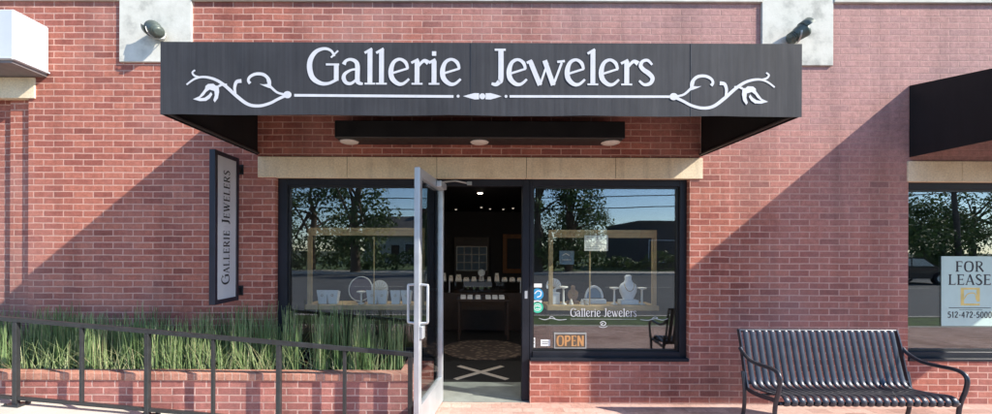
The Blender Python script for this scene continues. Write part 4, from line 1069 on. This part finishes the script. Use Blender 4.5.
def house(name, x0, x1, y0, y1, h, rh, wm, label, cat, wins, chim=None):
    root = thing(name, ((x0+x1)/2,(y0+y1)/2,0), label, cat)
    mb=MB(); mb.box(x0,x1,y0,y1,-.1,h); mb.build('wall', wm, root)
    mb=MB(); 
    if rh>0: mb.prism([(y0-.4,h+.002),(y1+.4,h+.002),((y0+y1)/2,h+rh)], x0-.4, x1+.4, 'x')
    else: mb.box(x0-.1,x1+.1,y0-.1,y1+.1,h+.002,h+.25)
    rf=mb.build('roof', M['roof'], root)
    if chim: mb=MB(); mb.box(chim-.35,chim+.35,(y0+y1)/2-.3,(y0+y1)/2+.3,h+.5,h+rh+1.0); mb.build('chimney', M['red_brick_far'], rf)
    for (a,b,c,d) in wins:
        mb=MB(); mb.box(a-.08,b+.08,y1-.02,y1+.05,c-.08,d+.08); w=mb.build('window', M['white_metal'], root)
        mb=MB(); mb.box(a,b,y1+.051,y1+.056,c,d); mb.build('pane', M['dark_block'], w)
    mb=MB(); dx=x0+(x1-x0)*.42; mb.box(dx,dx+.95,y1-.02,y1+.05,-.05,2.1); d_=mb.build('door', M['dark_wood'], root)
    mb=MB(); mb.lathe([(.03,0),(.04,.02),(.02,.05)],(dx+.85,y1+.055,1.0),10); mb.build('handle', M['alu'], d_)
house('white_house',-13,-5.5,-52,-44,3.2,2.6,M['siding'],'pale sided house with grey gable roof beyond the trees','house',[(-12.2,-11.2,.9,2.2),(-8.2,-7.0,.9,2.2)],-6.5)
house('low_building',14.2,28,-40,-31,3.9,0,M['dark_block'],'dark flat roofed building across the road','building',[(15,18,.6,2.4),(22.5,26.5,.6,2.4)])
def pole(x,y,h,label,lean=0):
    root=thing('utility_pole',(x,y,-.1),label,'utility pole','utility poles across the street')
    mb=MB(); mb.tube([(x,y,-.1),(x+lean,y,h)],[.17,.12],10); mb.build('shaft', M['pole'], root)
    mb=MB(); mb.box(x+lean-.06,x+lean+.06,y-1.1,y+1.1,h-.75,h-.62); mb.build('crossarm', M['pole'], root)
    for q in (-1,0,1): mb=MB(); mb.lathe([(.03,0),(.06,.03),(.06,.07),(.03,.12)],(x+lean,y+q,h-.62),10); mb.build('insulator', M['white'], root)
poles=[(-34,-25.2,9.4,'weathered utility pole at the left end of the street',0),(34.9,-25.2,9.8,'leaning utility pole at the right of the street',-.8),(80,-25.2,9.6,'distant utility pole far down the street',0)]
for p in poles: pole(*p)
wl_=['wire strung nearest the road across the street','middle wire strung across the street','wire strung farthest from the road']
for q,lab in zip((-1,0,1),wl_):
    for i,(a,b) in enumerate(((0,1),(1,2))):
        A=Vector((poles[a][0]+poles[a][4],poles[a][1]-q,poles[a][2]-.5)); Bv=Vector((poles[b][0]+poles[b][4],poles[b][1]-q,poles[b][2]-.5))
        mb=MB(); mb.tube([A.lerp(Bv,t/20)+Vector((0,0,-(2.0+.35*q)*4*(t/20)*(1-t/20))) for t in range(21)], .022, 5, caps=False)
        o=mb.build('overhead_wire', M['wire']); tag(o, (lab+' left of the leaning pole') if i==0 else (lab+' right of the leaning pole'),'wire','overhead wires')
for zz,lab in ((6.3,'thick lower cable between the left and leaning poles'),(5.5,'lowest cable between the left and leaning poles')):
    mb=MB(); mb.tube([Vector((-34,-25.0,zz)).lerp(Vector((34.5,-25.0,zz+.3)),t/20)+Vector((0,0,-1.2*4*(t/20)*(1-t/20))) for t in range(21)], .035, 5, caps=False)
    tag(mb.build('overhead_wire', M['wire']), lab,'wire','overhead wires')
# parked car
def car(x,y,label,pm='car_paint'):
    root=thing('parked_car',(x,y,-.13),label,'car'); z=-.13
    mb=MB(); mb.prism([(-2.15,.30),(2.15,.30),(2.2,.55),(2.1,.80),(1.2,.92),(.55,1.38),(-.95,1.42),(-1.6,.98),(-2.15,.93),(-2.2,.6)],y-.85,y+.85,'y'); mb.v=[(p[0]+x,p[1],p[2]+z) for p in mb.v]; body=mb.build('body',M[pm],root)
    for s_ in (-1,1):
        yy=y+s_*.852; lo,hi=sorted((yy,yy+s_*.006))
        mb=MB(); mb.prism([(x+1.02,z+.95),(x+.5,z+1.32),(x-.1,z+1.34),(x-.1,z+.95)],lo,hi,'y'); mb.prism([(x-.18,z+.95),(x-.18,z+1.34),(x-.88,z+1.34),(x-1.35,z+.98)],lo,hi,'y'); mb.build('side_window',M['flood_lens'],root)
    for a in (-1.3,1.3):
        for s_ in (-1,1):
            c=Vector((x+a,y+s_*.80,z+.32)); mb=MB(); mb.tube([c-Vector((0,.1,0)),c+Vector((0,.1,0))],.32,20); w=mb.build('wheel',M['rubber'],root)
            mb=MB(); mb.tube([c-Vector((0,.104,0)),c+Vector((0,.104,0))],.19,14); mb.build('rim',M['alu'],w)
    for s_ in (-.6,.6): mb=MB(); mb.box(x+2.1,x+2.2,y+s_-.2,y+s_+.2,z+.62,z+.76); mb.build('headlight',M['flood_lens'],root); mb=MB(); mb.box(x-2.21,x-2.14,y+s_-.18,y+s_+.18,z+.68,z+.84); mb.build('tail_light',M['red_brick_far'],root)
car(22.5,-17.5,'dark parked car by the far kerb reflected in the right window')

# ------------------------------------------------------------------ LIGHT
sun_dir = Vector((2.52,-1.0,1.94)).normalized()
w = bpy.data.worlds.new('World'); SC.world = w; w.use_nodes = True
nt = w.node_tree; nt.nodes.clear()
sky = nt.nodes.new('ShaderNodeTexSky'); sky.sky_type = 'NISHITA'; sky.sun_disc = False
sky.sun_elevation = math.asin(sun_dir.z); sky.sun_rotation = math.atan2(sun_dir.x, sun_dir.y)
sky.air_density = 1.0; sky.dust_density = .1; sky.ozone_density = 3.0; sky.altitude = 1200
bg = nt.nodes.new('ShaderNodeBackground'); bg.inputs[1].default_value = .15
out = nt.nodes.new('ShaderNodeOutputWorld'); nt.links.new(sky.outputs[0], bg.inputs[0]); nt.links.new(bg.outputs[0], out.inputs[0])
L = bpy.data.lights.new('sun', 'SUN'); L.energy = 3.8; L.angle = R(.53); L.color = (1,.92,.80)
lo = bpy.data.objects.new('sun', L); C.objects.link(lo); lo.rotation_euler = sun_dir.to_track_quat('Z','Y').to_euler(); lo.location = (10,-10,15)

# ------------------------------------------------------------------ CAMERA
cam = bpy.data.cameras.new('camera'); cam.sensor_width = 36; cam.lens = 36*411.6/992
cam.shift_x = 21/992; cam.shift_y = 43/992; cam.clip_end = 2000; cam.clip_start = .05
co = bpy.data.objects.new('camera', cam); C.objects.link(co); co.location = (0,-4.2,1.56); co.rotation_euler = (R(90), R(-.2), 0)
SC.camera = co
SC.render.resolution_x = 1024; SC.render.resolution_y = 427
vs_ = SC.view_settings; vs_.view_transform = 'Standard'; vs_.look = 'None'; vs_.gamma = 1; vs_.use_curve_mapping = False; vs_.exposure = 1.2
SC.cycles.max_bounces = 10; SC.cycles.transparent_max_bounces = 16
